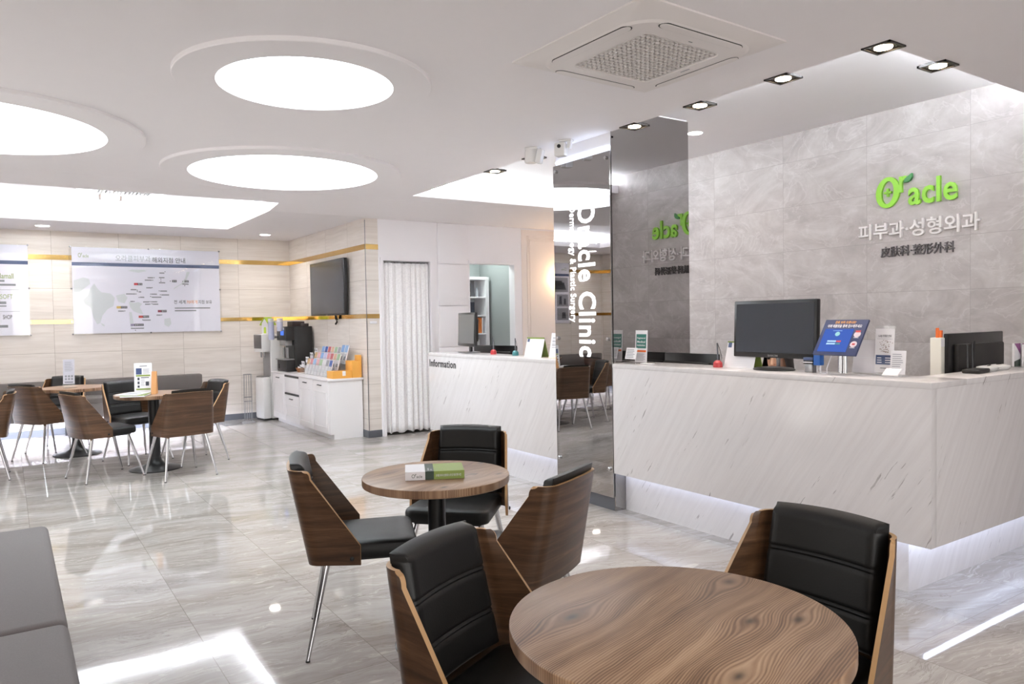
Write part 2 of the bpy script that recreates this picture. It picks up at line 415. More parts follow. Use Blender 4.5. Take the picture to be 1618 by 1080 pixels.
DISCS = [(1.405, 4.05, .468, .68), (2.065, 6.56, .79, 1.0), (-.16, 6.0, .79, 1.03)]
HID = [(2.2, -.6, .47, .68)]      # unseen lamp of the same make, added for fill at the front
def poly_holes(mb, outer, holes, z):
    es = []
    for lp in [outer] + holes:
        vs = [mb.bm.verts.new((x, y, z)) for x, y in lp]
        es += [mb.bm.edges.new((vs[i], vs[(i+1) % len(vs)])) for i in range(len(vs))]
    bmesh.ops.triangle_fill(mb.bm, edges=es, use_beauty=True)
def circ(x, y, r, n=72): return [(x+r*cos(2*pi*i/n), y+r*sin(2*pi*i/n)) for i in range(n)]
def build_ceiling():
    mb = MB()
    poly_holes(mb, [(XL, YR), (XG, YR), (XG, 2.05), (XE, 2.05), (XE, 7.18), (6.6, 7.18), (6.6, 7.45), (XL, 7.45)],
               [circ(x, y, r+.012) for x, y, r, _ in DISCS+HID], ZC)
    def strip(x0, x1, y0, y1): mb.quad((x0, y0, zc(y0)), (x1, y0, zc(y0)), (x1, y1, zc(y1)), (x0, y1, zc(y1)))
    strip(XL, 6.6, 7.45, 7.94)
    for a, b in ((XL, -1.6), (2.42, 6.6)): strip(a, b, 7.94, 8.3)
    strip(XL, -1.6, 8.3, 10.15); strip(2.42, 6.6, 8.3, 10.15); strip(XL, XT+.1, 10.15, YP)
    # recessed troughs: lip, ledge, outer wall, top
    def trough(x0, x1, y0, y1, ztop, lip, sides, led=.15):
        ax0 = x0-led if 'l' in sides else x0; ax1 = x1+led if 'r' in sides else x1
        ay0 = y0-led if 'f' in sides else y0; ay1 = y1+led if 'b' in sides else y1
        def w(p, q): mb.quad((*p, zc(p[1])), (*q, zc(q[1])), (*q, zc(q[1])+lip), (*p, zc(p[1])+lip))
        def led_(a, b, c, d): mb.quad(*[(*p, zc(q[1])+lip) for p, q in ((a, a), (b, b), (c, b), (d, a))])
        def ow(p, q, zp, zq): mb.quad((*p, zp), (*q, zq), (*q, ztop), (*p, ztop))
        if 'l' in sides: w((x0, y0), (x0, y1)); led_((x0, y0), (x0, y1), (ax0, y1), (ax0, y0)); ow((ax0, y0-led), (ax0, y1+led), zc(y0)+lip, zc(y1)+lip)
        if 'r' in sides: w((x1, y0), (x1, y1)); led_((x1, y0), (x1, y1), (ax1, y1), (ax1, y0)); ow((ax1, y0-led), (ax1, y1+led), zc(y0)+lip, zc(y1)+lip)
        if 'f' in sides:
            w((x0, y0), (x1, y0)); z = zc(y0)+lip; mb.quad((ax0, y0, z), (ax1, y0, z), (ax1, ay0, z), (ax0, ay0, z)); ow((ax0, ay0), (ax1, ay0), z, z)
        if 'b' in sides:
            w((x0, y1), (x1, y1)); z = zc(y1)+lip; mb.quad((ax0, y1, z), (ax1, y1, z), (ax1, ay1, z), (ax0, ay1, z)); ow((ax0, ay1), (ax1, ay1), z, z)
        mb.quad((ax0, ay0, ztop), (ax1, ay0, ztop), (ax1, ay1, ztop), (ax0, ay1, ztop))
    trough(XE, 6.6, 2.05, 7.18, ZU, .085, 'lfb')
    trough(-1.6, 2.42, 7.94, 10.15, 2.86, .085, 'lrfb')
    struct('ceiling', mb, CEIL)
    def led(name, label, x0, x1, y0, y1, z, m=None): tag(MB().bx(x0, x1, y0, y1, z, z+.012).build(name, m or ECOVE), label, 'light strip', 'light strips hidden in the ceiling coves')
    z = ZC+.09
    led('cove_light_strip', 'white light strip along the seating side of the reception ceiling cove', XE-.11, XE-.07, 2.05, 7.18, z)
    led('cove_light_strip', 'white light strip at the near end of the reception ceiling cove', XE, XG, 1.94, 1.98, z)
    led('cove_light_strip', 'white light strip at the far end of the reception ceiling cove', XE, 6.5, 7.25, 7.29, z, ECOVEF)
    z = ZF+.09
    led('cove_light_strip', 'white light strip along the far edge of the lounge ceiling cove', -1.6, 2.42, 10.22, 10.26, z, ECOVEL)
    led('cove_light_strip', 'white light strip along the near edge of the lounge ceiling cove', -1.6, 2.42, 7.83, 7.87, zc(7.94)+.09, ECOVEL)
    led('cove_light_strip', 'white light strip along the short side of the lounge cove by the television', 2.49, 2.53, 7.94, 10.15, zc(7.94)+.09)
build_ceiling()

def ceiling_light(x, y, r, R, label):
    t = thing('ceiling_light', label, 'ceiling light', (x, y, ZC), 0, 'round recessed ceiling lights')
    th = .024; n = 96
    MB().lathe([(r, 0), (r, -th), (R-.004, -th), (R, -th+.004), (R, 0)], n=n, cap=False).build('ring_plate', CEIL, t)
    MB().lathe([(r+.001, -th+.001), (r+.001, .16)], n=n, cap=False).build('recess_side', WHITE, t, recalc=False)
    MB().lathe([(r+.004, .15), (r+.004, .16)], n=n).build('diffuser', EDISC, t)
ceiling_light(*DISCS[0], 'round recessed ceiling light in a flat ring, the smallest and nearest in view')
ceiling_light(*DISCS[1], 'large round recessed ceiling light in a flat ring, before the television wall')
ceiling_light(*DISCS[2], 'large round recessed ceiling light in a ring, cut by the left photo edge')
for h in HID: ceiling_light(*h, 'round recessed ceiling light behind or above the camera')

# floor, walls
struct('floor', MB().quad((XL, YR, 0), (6.7, YR, 0), (6.7, 12.5, 0), (XL, 12.5, 0)), FLOOR)
struct('wall_back', MB().bx(XL-.1, XT+.1, YP, YP+.1, 0, 2.9), STONE_X)
ADDED_WIN = [(4.6, 6.2)]  # unseen window, added to bring fill light from the left
mb = MB().bx(XL-.1, XL, YR, YP, 0, .35).bx(XL-.1, XL, YR, YP, 2.5, 2.9)
ys = [YR] + [v for w_ in ADDED_WIN for v in w_] + [YP]
for a, b in zip(ys[::2], ys[1::2]): mb.bx(XL-.1, XL, a, b, .35, 2.5)
struct('wall_left', mb, STONE_Y)
for i, (a, b) in enumerate(ADDED_WIN):
    mb = MB()
    for q in ((a, b, .35, .40), (a, b, 2.45, 2.5), (a, a+.05, .4, 2.45), (b-.05, b, .4, 2.45), ((a+b)/2-.025, (a+b)/2+.025, .4, 2.45)): mb.bx(XL-.09, XL-.03, *q)
    w_ = struct('window_%d' % (i+1), mb, STEEL)
    MB().bx(XL-.062, XL-.058, a+.05, b-.05, .4, 2.45).build('glass', ACR, w_)
    pl = bpy.data.lights.new('window_portal', 'AREA'); pl.shape = 'RECTANGLE'; pl.size = 2.05; pl.size_y = b-a; pl.cycles.is_portal = True
    po = bpy.data.objects.new('window_portal', pl); COL.objects.link(po); po.location = (XL-.11, (a+b)/2, 1.425); po.rotation_euler = (0, -pi/2, 0)
ADDED_FWIN = [(-2.2, -.1), (.1, 2.2)]  # unseen windows behind the camera, added as fill for surfaces facing it
mb = MB().bx(XL, XG, YR-.1, YR, 0, .12).bx(XL, XG, YR-.1, YR, 2.55, 2.9)
xs_ = [XL] + [v for w_ in ADDED_FWIN for v in w_] + [XG]
for a, b in zip(xs_[::2], xs_[1::2]): mb.bx(a, b, YR-.1, YR, .12, 2.55)
struct('wall_front', mb, WHITE)
for i, (a, b) in enumerate(ADDED_FWIN):
    mb = MB()
    for q in ((a, b, .12, .17), (a, b, 2.5, 2.55), (a, a+.05, .17, 2.5), (b-.05, b, .17, 2.5)): mb.bx(q[0], q[1], YR-.09, YR-.03, q[2], q[3])
    w_ = struct('window_%d' % (i+2), mb, STEEL)
    MB().bx(a+.05, b-.05, YR-.062, YR-.058, .17, 2.5).build('glass', ACR, w_)
    pl = bpy.data.lights.new('window_portal', 'AREA'); pl.shape = 'RECTANGLE'; pl.size = b-a; pl.size_y = 2.35; pl.cycles.is_portal = True
    po = bpy.data.objects.new('window_portal', pl); COL.objects.link(po); po.location = ((a+b)/2, YR-.11, 1.335); po.rotation_euler = (pi/2, 0, 0)
mb = MB().bx(XT, XT+.165, YD, YP, 0, 2.85)
struct('wall_television_side', mb, STONE_Y)
mb = MB()
mb.bx(XG, XG+.1, YR, 6.2, 0, 2.95)
struct('wall_right', mb, GREYT)
struct('wall_right_return', MB().bx(XG+.1, 6.7, 6.2, 6.3, 0, 2.95), WHITE)
struct('wall_right_far', MB().bx(6.6, 6.7, 6.3, YD, 0, 2.95), WHITE)
# wall with curtained opening and doorway
mb = MB()
mb.bx(XT+.165, 3.775, YD, YD+.1, 0, 2.85).bx(3.775, 4.42, YD, YD+.1, 2.13, 2.85).bx(4.42, 5.0, YD, YD+.1, 0, 2.85)
mb.bx(5.0, 5.70, YD, YD+.1, 2.13, 2.85).bx(5.70, 6.7, YD, YD+.1, 0, 2.85)
struct('wall_doorway_side', mb, PANEL)
# store room seen through the doorway
struct('wall_store_room', MB().bx(4.3, 5.85, 9.35, 9.45, 0, 2.6).bx(5.755, 5.85, YD+.112, 9.35, 0, 2.6).bx(4.45, 4.55, YD+.1, 9.35, 0, 2.6), GREENGREY)
struct('ceiling_store_room', MB().bx(4.45, 5.85, YD+.1, 9.45, 2.42, 2.5), WHITE)
struct('wall_behind_curtain', MB().bx(3.73, 4.45, 9.2, 9.3, 0, 2.5), WHITE)
t = thing('ceiling_panel_light', 'flat lit ceiling panel in the small room behind the doorway', 'ceiling light', (5.3, 8.82, 2.42))  # out of view; added because the store room came out too dark
MB().bx(-.5, .3, -.15, .15, -.02, 0, .003).build('frame', WHITE, t)
MB().bx(-.48, .28, -.13, .13, -.023, -.02).build('diffuser', emit('store_room_panel', (236, 250, 246), 5.5), t)
# door frame
mb = MB().bx(5.688, 5.79, YD-.02, YD+.112, 0, 2.16).bx(4.985, 5.688, YD-.02, YD+.112, 2.118, 2.16)
struct('door_1', mb, PANEL)
mb = MB().bx(3.745, 3.78, YD-.025, YD+.11, 0, 2.16).bx(3.78, 4.415, YD-.025, YD+.11, 2.125, 2.16).bx(4.415, 4.45, YD-.025, YD+.11, 0, 2.16)
struct('door_2', mb, PANEL)
# proud white panels between the two openings, and moulded peach panel
def trimp(i, mb, m=PANEL): return struct('trim_%d' % i, mb, m)
mb = MB()
for z0, z1 in ((2.108, 2.615), (1.58, 2.098), (1.055, 1.57), (.03, 1.045)): mb.bx(4.53, 4.96, YD-.018, YD, z0, z1, .003)
trimp(1, mb)
trimp(2, MB().bx(5.82, 6.6, YD-.006, YD, 0, 2.6), PEACH)
mb = MB()
for x0, x1, z0, z1 in ((5.90, 5.93, .98, 2.52), (5.93, 6.6, 2.49, 2.52), (5.93, 6.6, .98, 1.01)): mb.bx(x0, x1, YD-.022, YD-.006, z0, z1, .006)
for x0, x1, z0, z1 in ((5.95, 5.965, 1.03, 2.47), (5.965, 6.6, 2.455, 2.47), (5.965, 6.6, 1.03, 1.045)): mb.bx(x0, x1, YD-.016, YD-.006, z0, z1, .004)
trimp(3, mb, PEACH)
# gold strips on the stone walls
i = 4
for z0, z1 in ((2.252, 2.314), (1.43, 1.482)):
    trimp(i, MB().bx(XL, XT, YP-.005, YP, z0, z1), GOLD); i += 1
    trimp(i, MB().bx(XT-.005, XT, YD-.005, YP-.005, z0, z1), GOLD); i += 1
    trimp(i, MB().bx(XT-.005, XT+.165, YD-.005, YD, z0, z1), GOLD); i += 1
    trimp(i, MB().bx(XL, XL+.005, YR, YP-.005, z0, z1), GOLD); i += 1
# thin steel corner bead of the television wall
trimp(i, MB().bx(XT-.004, XT+.004, YD-.006, YD-.001, .08, 2.6), STEEL); i += 1
struct('baseboard_back', MB().bx(XL, XT, YP-.012, YP, 0, .085), SKIRT)
struct('baseboard_television_side', MB().bx(XT-.012, XT, YD, YP-.012, 0, .085).bx(XT-.012, XT+.165, YD-.012, YD, 0, .085), SKIRT)
struct('baseboard_doorway_side', MB().bx(4.46, 5.0, YD-.03, YD, 0, .07).bx(5.8, 6.6, YD-.03, YD, 0, .07), PANEL)
struct('baseboard_left', MB().bx(XL, XL+.012, YR, YP-.012, 0, .085), SKIRT)
# small white plate on the wall end
tag(MB().bx(3.60, 3.69, YD-.008, YD, 1.365, 1.395, .003).build('wall_plate', PAPER), 'small white plate under the gold strip beside the curtain', 'wall plate')

# ------------------------------------------------------------------ mirrored pillar with sign
def build_pillar():
    p = MB().bx(3.604, 4.37, 4.036, 4.69, .09, ZU, 0).build('pillar', WHITE); p['kind'] = 'structure'
    MB().bx(3.592, 4.375, 4.028, 4.036, 0, ZU-.012).build('side_mirror', [MIRROR], p)
    MB().bx(3.596, 3.604, 4.036, 4.69, 0, .095).build('kick_strip', SKIRT, p)
    g = MB().bx(3.574, 3.582, 4.030, 4.688, .10, 2.575).build('front_mirror', [MIRROR], p)
    for y in (4.066, 4.652):
        for z in (.305, 1.24, 2.53):
            MB().lathe([(.013, 0), (.013, .012), (.009, .016)], (3.574, y, z), 16, (0, -pi/2, 0)).build('standoff_bolt', CHROME, g)
    # slot of light over the glass
    MB().bx(3.592, 3.604, 4.045, 4.68, 2.60, 2.61).build('glow_strip', EUNDER, p)
    o = (3.573, 0, 0); mb = MB()
    # reads downwards: right = -Z, up = -Y
    text_bm(mb, 'Oracle Clinic', o, -Z, -Y, -X, (-2.245, -1.105, -4.392, -4.195), .002, .02, 1.08)
    text_bm(mb, 'Dermatology & Plastic Surgery', o, -Z, -Y, -X, (-2.235, -1.365, -4.508, -4.42), .002, .004, 1.06)
    mb.build('sign_lettering', ESIGN, p, recalc=False)
build_pillar()

# ------------------------------------------------------------------ reception counters
HT, HB = 1.065, .278
def counter_led(parent, *b): MB().bx(*b).build('light_strip', EUNDER, parent)
def build_counters():
    t = thing('reception_counter', 'long white marble reception counter wrapping a corner, running from the mirrored pillar', 'counter', (0, 0, 0))
    MB().bx(XP, XP+.05, 1.803, 4.026, HB, HT-.03, .002).build('front_panel', COUNTER, t)
    MB().bx(XP+.05, 5.2, 1.803, 1.853, HB, HT-.03, .002).build('side_panel', COUNTER, t)
    mb = MB().bx(XP-.004, XP+.335, 1.80, 4.026, HT-.03, HT, .003); mb.bx(XP+.335, 5.2, 1.80, 2.03, HT-.03, HT, .003)
    mb.build('countertop', COUNTER, t)
    mb = MB().bx(3.69, 3.76, 1.97, 4.026, 0, HB+.028); mb.bx(3.76, 5.2, 1.97, 2.02, 0, HB+.028)
    mb.build('plinth', COUNTER, t)
    mb = MB().bx(XP+.05, 3.76, 1.853, 4.026, HB+.028, HB+.045); mb.bx(3.76, 5.2, 1.853, 2.02, HB+.028, HB+.045)
    mb.bx(3.86, 3.91, 2.03, 4.026, HB, HT-.03); mb.bx(3.91, 5.2, 1.98, 2.03, HB, HT-.03)
    mb.build('inner_board', PANEL, t)
    MB().bx(3.91, 4.5, 2.03, 4.02, .72, .75).build('inner_desk', PANEL, t)
    counter_led(t, XP+.053, XP+.068, 1.86, 4.02, HB+.018, HB+.028); counter_led(t, XP+.09, 5.2, 1.86, 1.885, HB-.004, HB+.028)
    t = thing('information_counter', 'white marble information counter with black lettering, left of the mirrored pillar', 'counter', (0, 0, 0))
    MB().bx(XP, XP+.05, 4.692, 6.84, HB, HT-.03, .002).build('front_panel', COUNTER, t)
    MB().bx(XP-.004, XP+.335, 4.692, 6.84, HT-.03, HT, .003).build('countertop', COUNTER, t)
    MB().bx(3.69, 3.76, 4.692, 6.74, 0, HB+.028).build('plinth', COUNTER, t)
    mb = MB().bx(XP+.05, 3.76, 4.692, 6.84, HB+.028, HB+.045).bx(3.86, 3.91, 4.692, 6.84, HB, HT-.03).bx(XP+.05, 3.86, 6.80, 6.84, HB, HT-.03)
    mb.build('inner_board', PANEL, t)
    MB().bx(3.91, 4.5, 4.70, 6.84, .72, .75).build('inner_desk', PANEL, t)
    counter_led(t, XP+.053, XP+.068, 4.70, 6.8, HB+.018, HB+.028)
    mb = MB(); text_bm(mb, 'Information', (XP-.001, 0, 0), -Y, Z, -X, (-6.815, -6.28, .925, 1.0), .002, .016, 1.08)
    tag(mb.build('lettering', BLACKL, t, recalc=False), 'raised black lettering')
build_counters()

# ------------------------------------------------------------------ logo on the grey wall
def build_logo():
    t = thing('wall_sign', 'raised green, white and grey clinic lettering with leaf on grey tiled wall', 'sign', (XG-.001, 0, 0))
    F = dict(o=(0, 0, 0), r=-Y, u=Z, n=-X)
    mb = MB()
    # big O: slanted ring with a plus inside
    cx, cz, a, b, ai, bi, n = -3.054, 2.281, .089, .113, .046, .083, 48
    def ring(ax, bz, k): return [(cx+ax*cos(2*pi*i/n)+.006*sin(2*pi*i/n)*k, cz+bz*sin(2*pi*i/n)) for i in range(n)]
    O1, O2 = ring(a, b, 1), ring(ai, bi, 1)
    V = lambda p, d: mb.bm.verts.new((-d, -p[0], p[1]))
    A0, A1, B0, B1 = [V(p, 0) for p in O1], [V(p, .02) for p in O1], [V(p, 0) for p in O2], [V(p, .02) for p in O2]
    for i in range(n):
        j = (i+1) % n
        for q in ((A0[i], A0[j], A1[j], A1[i]), (B0[i], B1[i], B1[j], B0[j]), (A1[i], A1[j], B1[j], B1[i]), (A0[i], B0[i], B0[j], A0[j])): mb.bm.faces.new(q)
    for w, h in ((.028, .008), (.008, .03)): mb.prism([(cx-w, cz-h), (cx+w, cz-h), (cx+w, cz+h), (cx-w, cz+h)], d0=0, d1=.02, **F)
    text_bm(mb, 'r', box=(-2.968, -2.905, 2.268, 2.385), depth=.02, bold=.02, **F)
    text_bm(mb, 'acle', box=(-2.902, -2.565, 2.165, 2.345), depth=.02, bold=.02, space=1.06, **F)
    mb.build('logo_lettering', LOGOG, t, recalc=False)
    leaf = [(-2.935, 2.335), (-2.925, 2.362), (-2.905, 2.376), (-2.875, 2.396), (-2.872, 2.368), (-2.885, 2.345), (-2.91, 2.334)]
    tag(MB().prism(leaf, d0=.002, d1=.024, **F).build('leaf', LEAFG, t), 'dark green leaf')
    mb = MB(); text_bm(mb, '피부과·성형외과', box=(-3.283, -2.42, 1.942, 2.066), depth=.02, bold=.016, **F)
    tag(mb.build('korean_lettering', LOGOW, t, recalc=False), 'white korean lettering')
    mb = MB(); text_bm(mb, '皮肤科·整形外科', box=(-3.112, -2.585, 1.806, 1.884), depth=.014, bold=.006, **F)
    tag(mb.build('chinese_lettering', LOGOD, t, recalc=False), 'dark grey chinese lettering')
build_logo()

# ------------------------------------------------------------------ chairs
def chair_proto():
    t = thing('shell_chair', 'x', 'chair', (0, 0, 0), 0, 'walnut shell chairs around the cafe tables')
    zb, zt = .395, .785
    def yb(z): return -.228 - .078*(z-zb)/(zt-zb)
    def wb(z): return .222 - .024*(z-zb)/(zt-zb)
    def yf(z):
        if z <= .475: return -.025
        if z <= .752: return -.025 - .195*(z-.475)/(.752-.475)
        k = min(1, (z-.752)/(zt-.752)); return -.22 - .018*(1-sqrt(1-k*k))
    def section(z, k=9):
        """half outline from the side's front edge to the middle of the back"""
        Yb, Wb, Yf = yb(z), wb(z), yf(z); R = .055
        Wf = Wb + .03*(Yf-Yb)/.2
        s = [(Wf + (Wb-Wf)*i/5, Yf + (Yb+R-Yf)*i/5) for i in range(6)]
        c = [(Wb-R+R*cos(q), Yb+R-R*sin(q)) for q in [pi/2*i/6 for i in range(1, 7)]]
        b = [((Wb-R)*(1-i/5), Yb - .012*(1-(1-i/5)**2)) for i in range(1, 6)]
        return s + c + b
    zs = [zb + (zt-zb)*i/16 for i in range(17)]; zs = sorted(set(zs + [.475, .752, .768, .774, .779, .782, .784]))
    mb = MB(); rows = []
    for z in zs:
        h = section(z)
        if z > .775: h = [(x, y) for x, y in h]
        full = h + [(-x, y) for x, y in h[:-1][::-1]]
        rows.append([mb.bm.verts.new((x, y, z + (.006 if z == zt else 0)*(1-abs(x)/.25))) for x, y in full])
    for a, b in zip(rows, rows[1:]):
        for i in range(len(a)-1): mb.bm.faces.new((a[i], a[i+1], b[i+1], b[i]))
    # normals must face outward for the thickness
    o = mb.build('shell', [WALNUT, PLYEDGE], t, 40, recalc=True)
    me = o.data
    c = sum((p.normal.dot(Vector((p.center.x, p.center.y+.1, 0))) for p in me.polygons))
    if c < 0: me.flip_normals()
    md = o.modifiers.new('solid', 'SOLIDIFY'); md.thickness = .013; md.offset = 1; md.material_offset_rim = 1; md.use_even_offset = False
    bpy.context.view_layer.update()
    me2 = bpy.data.meshes.new_from_object(o.evaluated_get(bpy.context.evaluated_depsgraph_get()))
    o.modifiers.clear(); o.data = me2; me2.name = 'shell'; me2.set_sharp_from_angle(angle=radians(40))
    # back cushion
    z0, z1 = .462, .812; nu, nv = 25, 57; mb = MB()
    def thick(u, v):
        e = min(u, 1-u)*.37; ez = min(v, 1-v)*(z1-z0); k = min(e, ez, .03)/.03
        th = .05*sqrt(max(0, 1-(1-k)**2)) + .004
        z = z0+(z1-z0)*v
        for g in (.692, .680, .575, .563):
            d = abs(z-g)
            if d < .006: th -= .006*(1-d/.006)
        return th
    def pos(u, v, th):
        z = z0+(z1-z0)*v; x = (u-.5)*2*(.187-.014*(v)); zz = min(z, zt)
        return Vector((x, yb(zz) - .078/.39*(max(0, z-zt)) + .004 + th - .012*(1-(abs(u-.5)*2)**2) + .012*(abs(u-.5)*2)**2*.3, z + .006*(1-(abs(u-.5)*2)**2)*v))
    g1 = mb.grid(lambda u, v: pos(u, v, thick(u, v)), nu, nv); g2 = mb.grid(lambda u, v: pos(u, v, 0), nu, nv)
    for j in range(nv-1):
        for i in (0, nu-1): mb.bm.faces.new((g1[j][i], g1[j+1][i], g2[j+1][i], g2[j][i]))
    for i in range(nu-1):
        for j in (0, nv-1): mb.bm.faces.new((g1[j][i], g1[j][i+1], g2[j][i+1], g2[j][i]))
    mb.build('back_cushion', LEATHER, t, 60)
    # seat cushion: rounded trapezoid
    out = []
    def corner(cx, cy, r, a0): 
        for i in range(6): q = a0+pi/2*i/5; out.append((cx+r*cos(q), cy+r*sin(q)))
    corner(.165, .165, .05, 0); corner(-.165, .165, .05, pi/2); corner(-.16, -.16, .04, pi); corner(.16, -.16, .04, 3*pi/2)
    mb = MB(); prof = [(.90, .402), (.975, .405), (1, .415), (1, .448), (.985, .460), (.95, .468), (.8, .473), (.4, .476)]
    rg = [[mb.bm.verts.new((x*s, y*s if s == 1 else y*s + .0, z)) for x, y in out] for s, z in prof]
    n = len(out)
    for a, b in zip(rg, rg[1:]):
        for i in range(n): mb.bm.faces.new((a[i], a[(i+1) % n], b[(i+1) % n], b[i]))
    mb.bm.faces.new(rg[0][::-1]); mb.bm.faces.new(rg[-1])
    mb.build('seat_cushion', LEATHER, t, 45)
    MB().bx(-.17, .17, -.19, .17, .388, .404).build('seat_board', BLACKM, t)
    for sx in (-1, 1):
        for (y0, y1, xx) in ((-.165, -.25, .23), (.145, .25, .235)):
            mb = MB(); mb.rod((sx*xx, y1, .006), (sx*.165, y0, .392), .0085, .0155, 14)
            l = mb.build('leg', CHROME, t); MB().rod((sx*xx, y1, 0), (sx*xx*.999, y1*.999, .007), .0095, .0095, 12).build('foot_cap', BLACKM, l)
        MB().lathe([(.009, 0), (.009, .004), (.006, .006)], (sx*(.222+.03+.012), -.062, .425), 12, (0, sx*pi/2, 0)).build('bolt', BLACKM, t)
    return t
CH = chair_proto()
P_ = 'walnut shell chair with black padding, '
CHAIRS = [
 (1.303, 3.125, 112, P_+'seen side-on, left of the green-book table'),
 (1.89, 3.34, 226, P_+'facing the camera behind the green-book table'),
 (1.66, 2.52, 334, P_+'its wooden back shown, right of the green-book table'),
 (1.072, 1.537, 154, P_+'tucked under the left of the nearest table'),
 (1.70, 1.28, 266, P_+'at the nearest table, before the counter corner'),
 (.715, 7.835, 73.6, P_+'left of the table with the wooden block'),
 (1.305, 7.475, 349.6, P_+'in front of the table with the wooden block'),
 (1.55, 8.15, 254, P_+'right behind the table with the wooden block'),
 (1.088, 8.60, 158, P_+'half hidden by the menu stand on its table'),
 (.34, 9.33, 55, P_+'in front of the farthest table'),
 (.45, 9.97, 206, P_+'behind the farthest table, against the wall bench'),
 (-.27, 8.46, 270, P_+'cut by the left photo edge in the lounge'),
]
for k, (x, y, a, lab) in enumerate(CHAIRS):
    # local +Y is the facing direction (sin a, cos a)
    if k == 0: CH.location = (x, y, 0); CH.rotation_euler = (0, 0, -radians(a)); CH['label'] = lab
    else: dup(CH, (x, y, 0), -a, lab)

# ------------------------------------------------------------------ round tables
def round_table(x, y, r, label, rp=.04, rb=.235):
    t = thing('round_table', label, 'table', (x, y, 0), 0, 'round wooden cafe tables')
    MB().lathe([(r-.006, .700), (r-.001, .703), (r, .706), (r, .732), (r-.001, .734), (r-.004, .735)], n=96).build('tabletop', TABLEW, t, 25)
    MB().lathe([(rp, .05), (rp, .694)], n=32).build('pole', IRON, t)
    MB().lathe([(rb, 0), (rb, .008), (rb*.9, .016), (rb*.5, .032), (rp+.03, .055), (rp+.01, .085), (rp+.001, .12)], n=48).build('base', IRON, t)
    MB().lathe([(.12, .692), (.12, .700)], n=24).build('mounting_plate', IRON, t)
round_table(1.19, 1.146, .363, 'round wood table with knots and an empty top, nearest the camera')
round_table(1.515, 2.85, .315, 'round wood table with a green and white book on it', .038, .19)
round_table(1.16, 7.96, .345, 'round wood table with a display stand, magazine and wooden block', .05)
round_table(.60, 9.42, .345, 'round wood table holding only a clear display stand, farthest away', .05)

# book on the middle table
def book():
    t = thing('book', 'thick green and white book lying on the round table', 'book', (1.497, 2.832, .7355), -26)
    w, d, h = .245, .168, .034
    mb = MB(); mb.bx(-w/2, w/2, -d/2, d/2, 0, .002).bx(-w/2, w/2, -d/2, -d/2+.002, .002, h-.002)
    mb.bx(-w/2, w/2, -d/2, d/2, h-.002, h); mb.build('cover', OLIVE, t)
    MB().bx(-w/2+.004, w/2-.004, -d/2+.0025, d/2-.004, .0025, h-.0025).build('pages', PAPER, t)
    mb = MB().bx(-w/2-.0005, -w/2+.082, -d/2-.0006, d/2, h, h+.0006).bx(-w/2-.0005, -w/2+.082, -d/2-.0008, -d/2, 0, h+.0006)
    tag(mb.build('white_band', PAPER, t), 'white band')
    mb = MB().bx(-w/2+.082, -w/2+.118, -d/2-.0006, d/2, h, h+.0006).bx(-w/2+.082, -w/2+.118, -d/2-.0008, -d/2, 0, h+.0006)
    tag(mb.build('dark_band', DKGREEN, t), 'dark green band')
    mb = MB(); text_bm(mb, 'O', (0, -d/2-.0008, 0), X, Z, -Y, (-w/2+.026, -w/2+.039, .009, .025), .0004, .0)
    text_bm(mb, 'r', (0, -d/2-.0008, 0), X, Z, -Y, (-w/2+.040, -w/2+.046, .017, .026), .0004, .01)
    text_bm(mb, 'acle', (0, -d/2-.0008, 0), X, Z, -Y, (-w/2+.046, -w/2+.070, .009, .021), .0004, .0)
    mb.build('spine_logo', DKGREEN, t, recalc=False)
    mb = MB(); text_bm(mb, '오라클 피부과 성형외과 소개 및 치료 전후 사진', (0, -d/2-.0008, 0), X, Z, -Y, (-w/2+.126, w/2-.014, .011, .022), .0004, .008)
    mb.build('spine_title', PAPER, t, recalc=False)
    mb = MB()
    for i, wd in enumerate((.05, .03)): mb.bx(-w/2+.092+i*.012, -w/2+.099+i*.012, -d/2+.02, -d/2+.02+wd, h+.0006, h+.0010)
    mb.build('cover_title', GREYP, t)
book()

# ------------------------------------------------------------------ things on the far tables
def clear_stand(loc, rz, w, h, label, name='display_stand', cat='display stand', lean=8, foot=.10, group=None):
    """slanted clear acrylic holder; local front -Y"""
    t = thing(name, label, cat, loc, rz, group)
    a = radians(lean); mb = MB()
    dy, dz = sin(a)*h, cos(a)*h
    mb.prism([(-w/2, 0), (w/2, 0), (w/2, h), (-w/2, h)], (0, 0, .002), X, Vector((0, sin(a), cos(a))), Vector((0, -cos(a), sin(a))), 0, .003)
    mb.bx(-w/2, w/2, -.01, foot, 0, .003)
    mb.build('holder', ACR, t)
    return t, dict(o=(0, 0, .002), r=X, u=Vector((0, sin(a), cos(a))), n=Vector((0, -cos(a), sin(a))))
def sheet(t, F, x0, x1, y0, y1, mat=PAPER, d=.0035, name='sheet', label=None, th=.0012):
    o = MB().prism([(x0, y0), (x1, y0), (x1, y1), (x0, y1)], d0=d, d1=d+th, **F).build(name, mat, t)
    if label: o['label'] = label
    return o
def bars(t, F, lst, mat, d=.0048, name='print', label=None):
    mb = MB()
    for x0, x1, y0, y1 in lst: mb.prism([(x0, y0), (x1, y0), (x1, y1), (x0, y1)], d0=d, d1=d+.0006, **F)
    o = mb.build(name, mat, t)
    if label: o['label'] = label
    return o
def txt(t, F, body, box, mat=INK, d=.0048, bold=0, name='lettering', dep=.0006):
    mb = MB(); G = dict(F); G['o'] = Vector(F['o']) + Vector(F['n'])*d
    text_bm(mb, body, box=box, depth=dep, bold=bold, **G); return mb.build(name, mat, t, recalc=False)
def lines(x0, x1, y1, n, step, h=.0025, jit=.3):
    out = []
    for i in range(n): out.append((x0, x1-(x1-x0)*jit*random.random(), y1-i*step-h, y1-i*step))
    return out
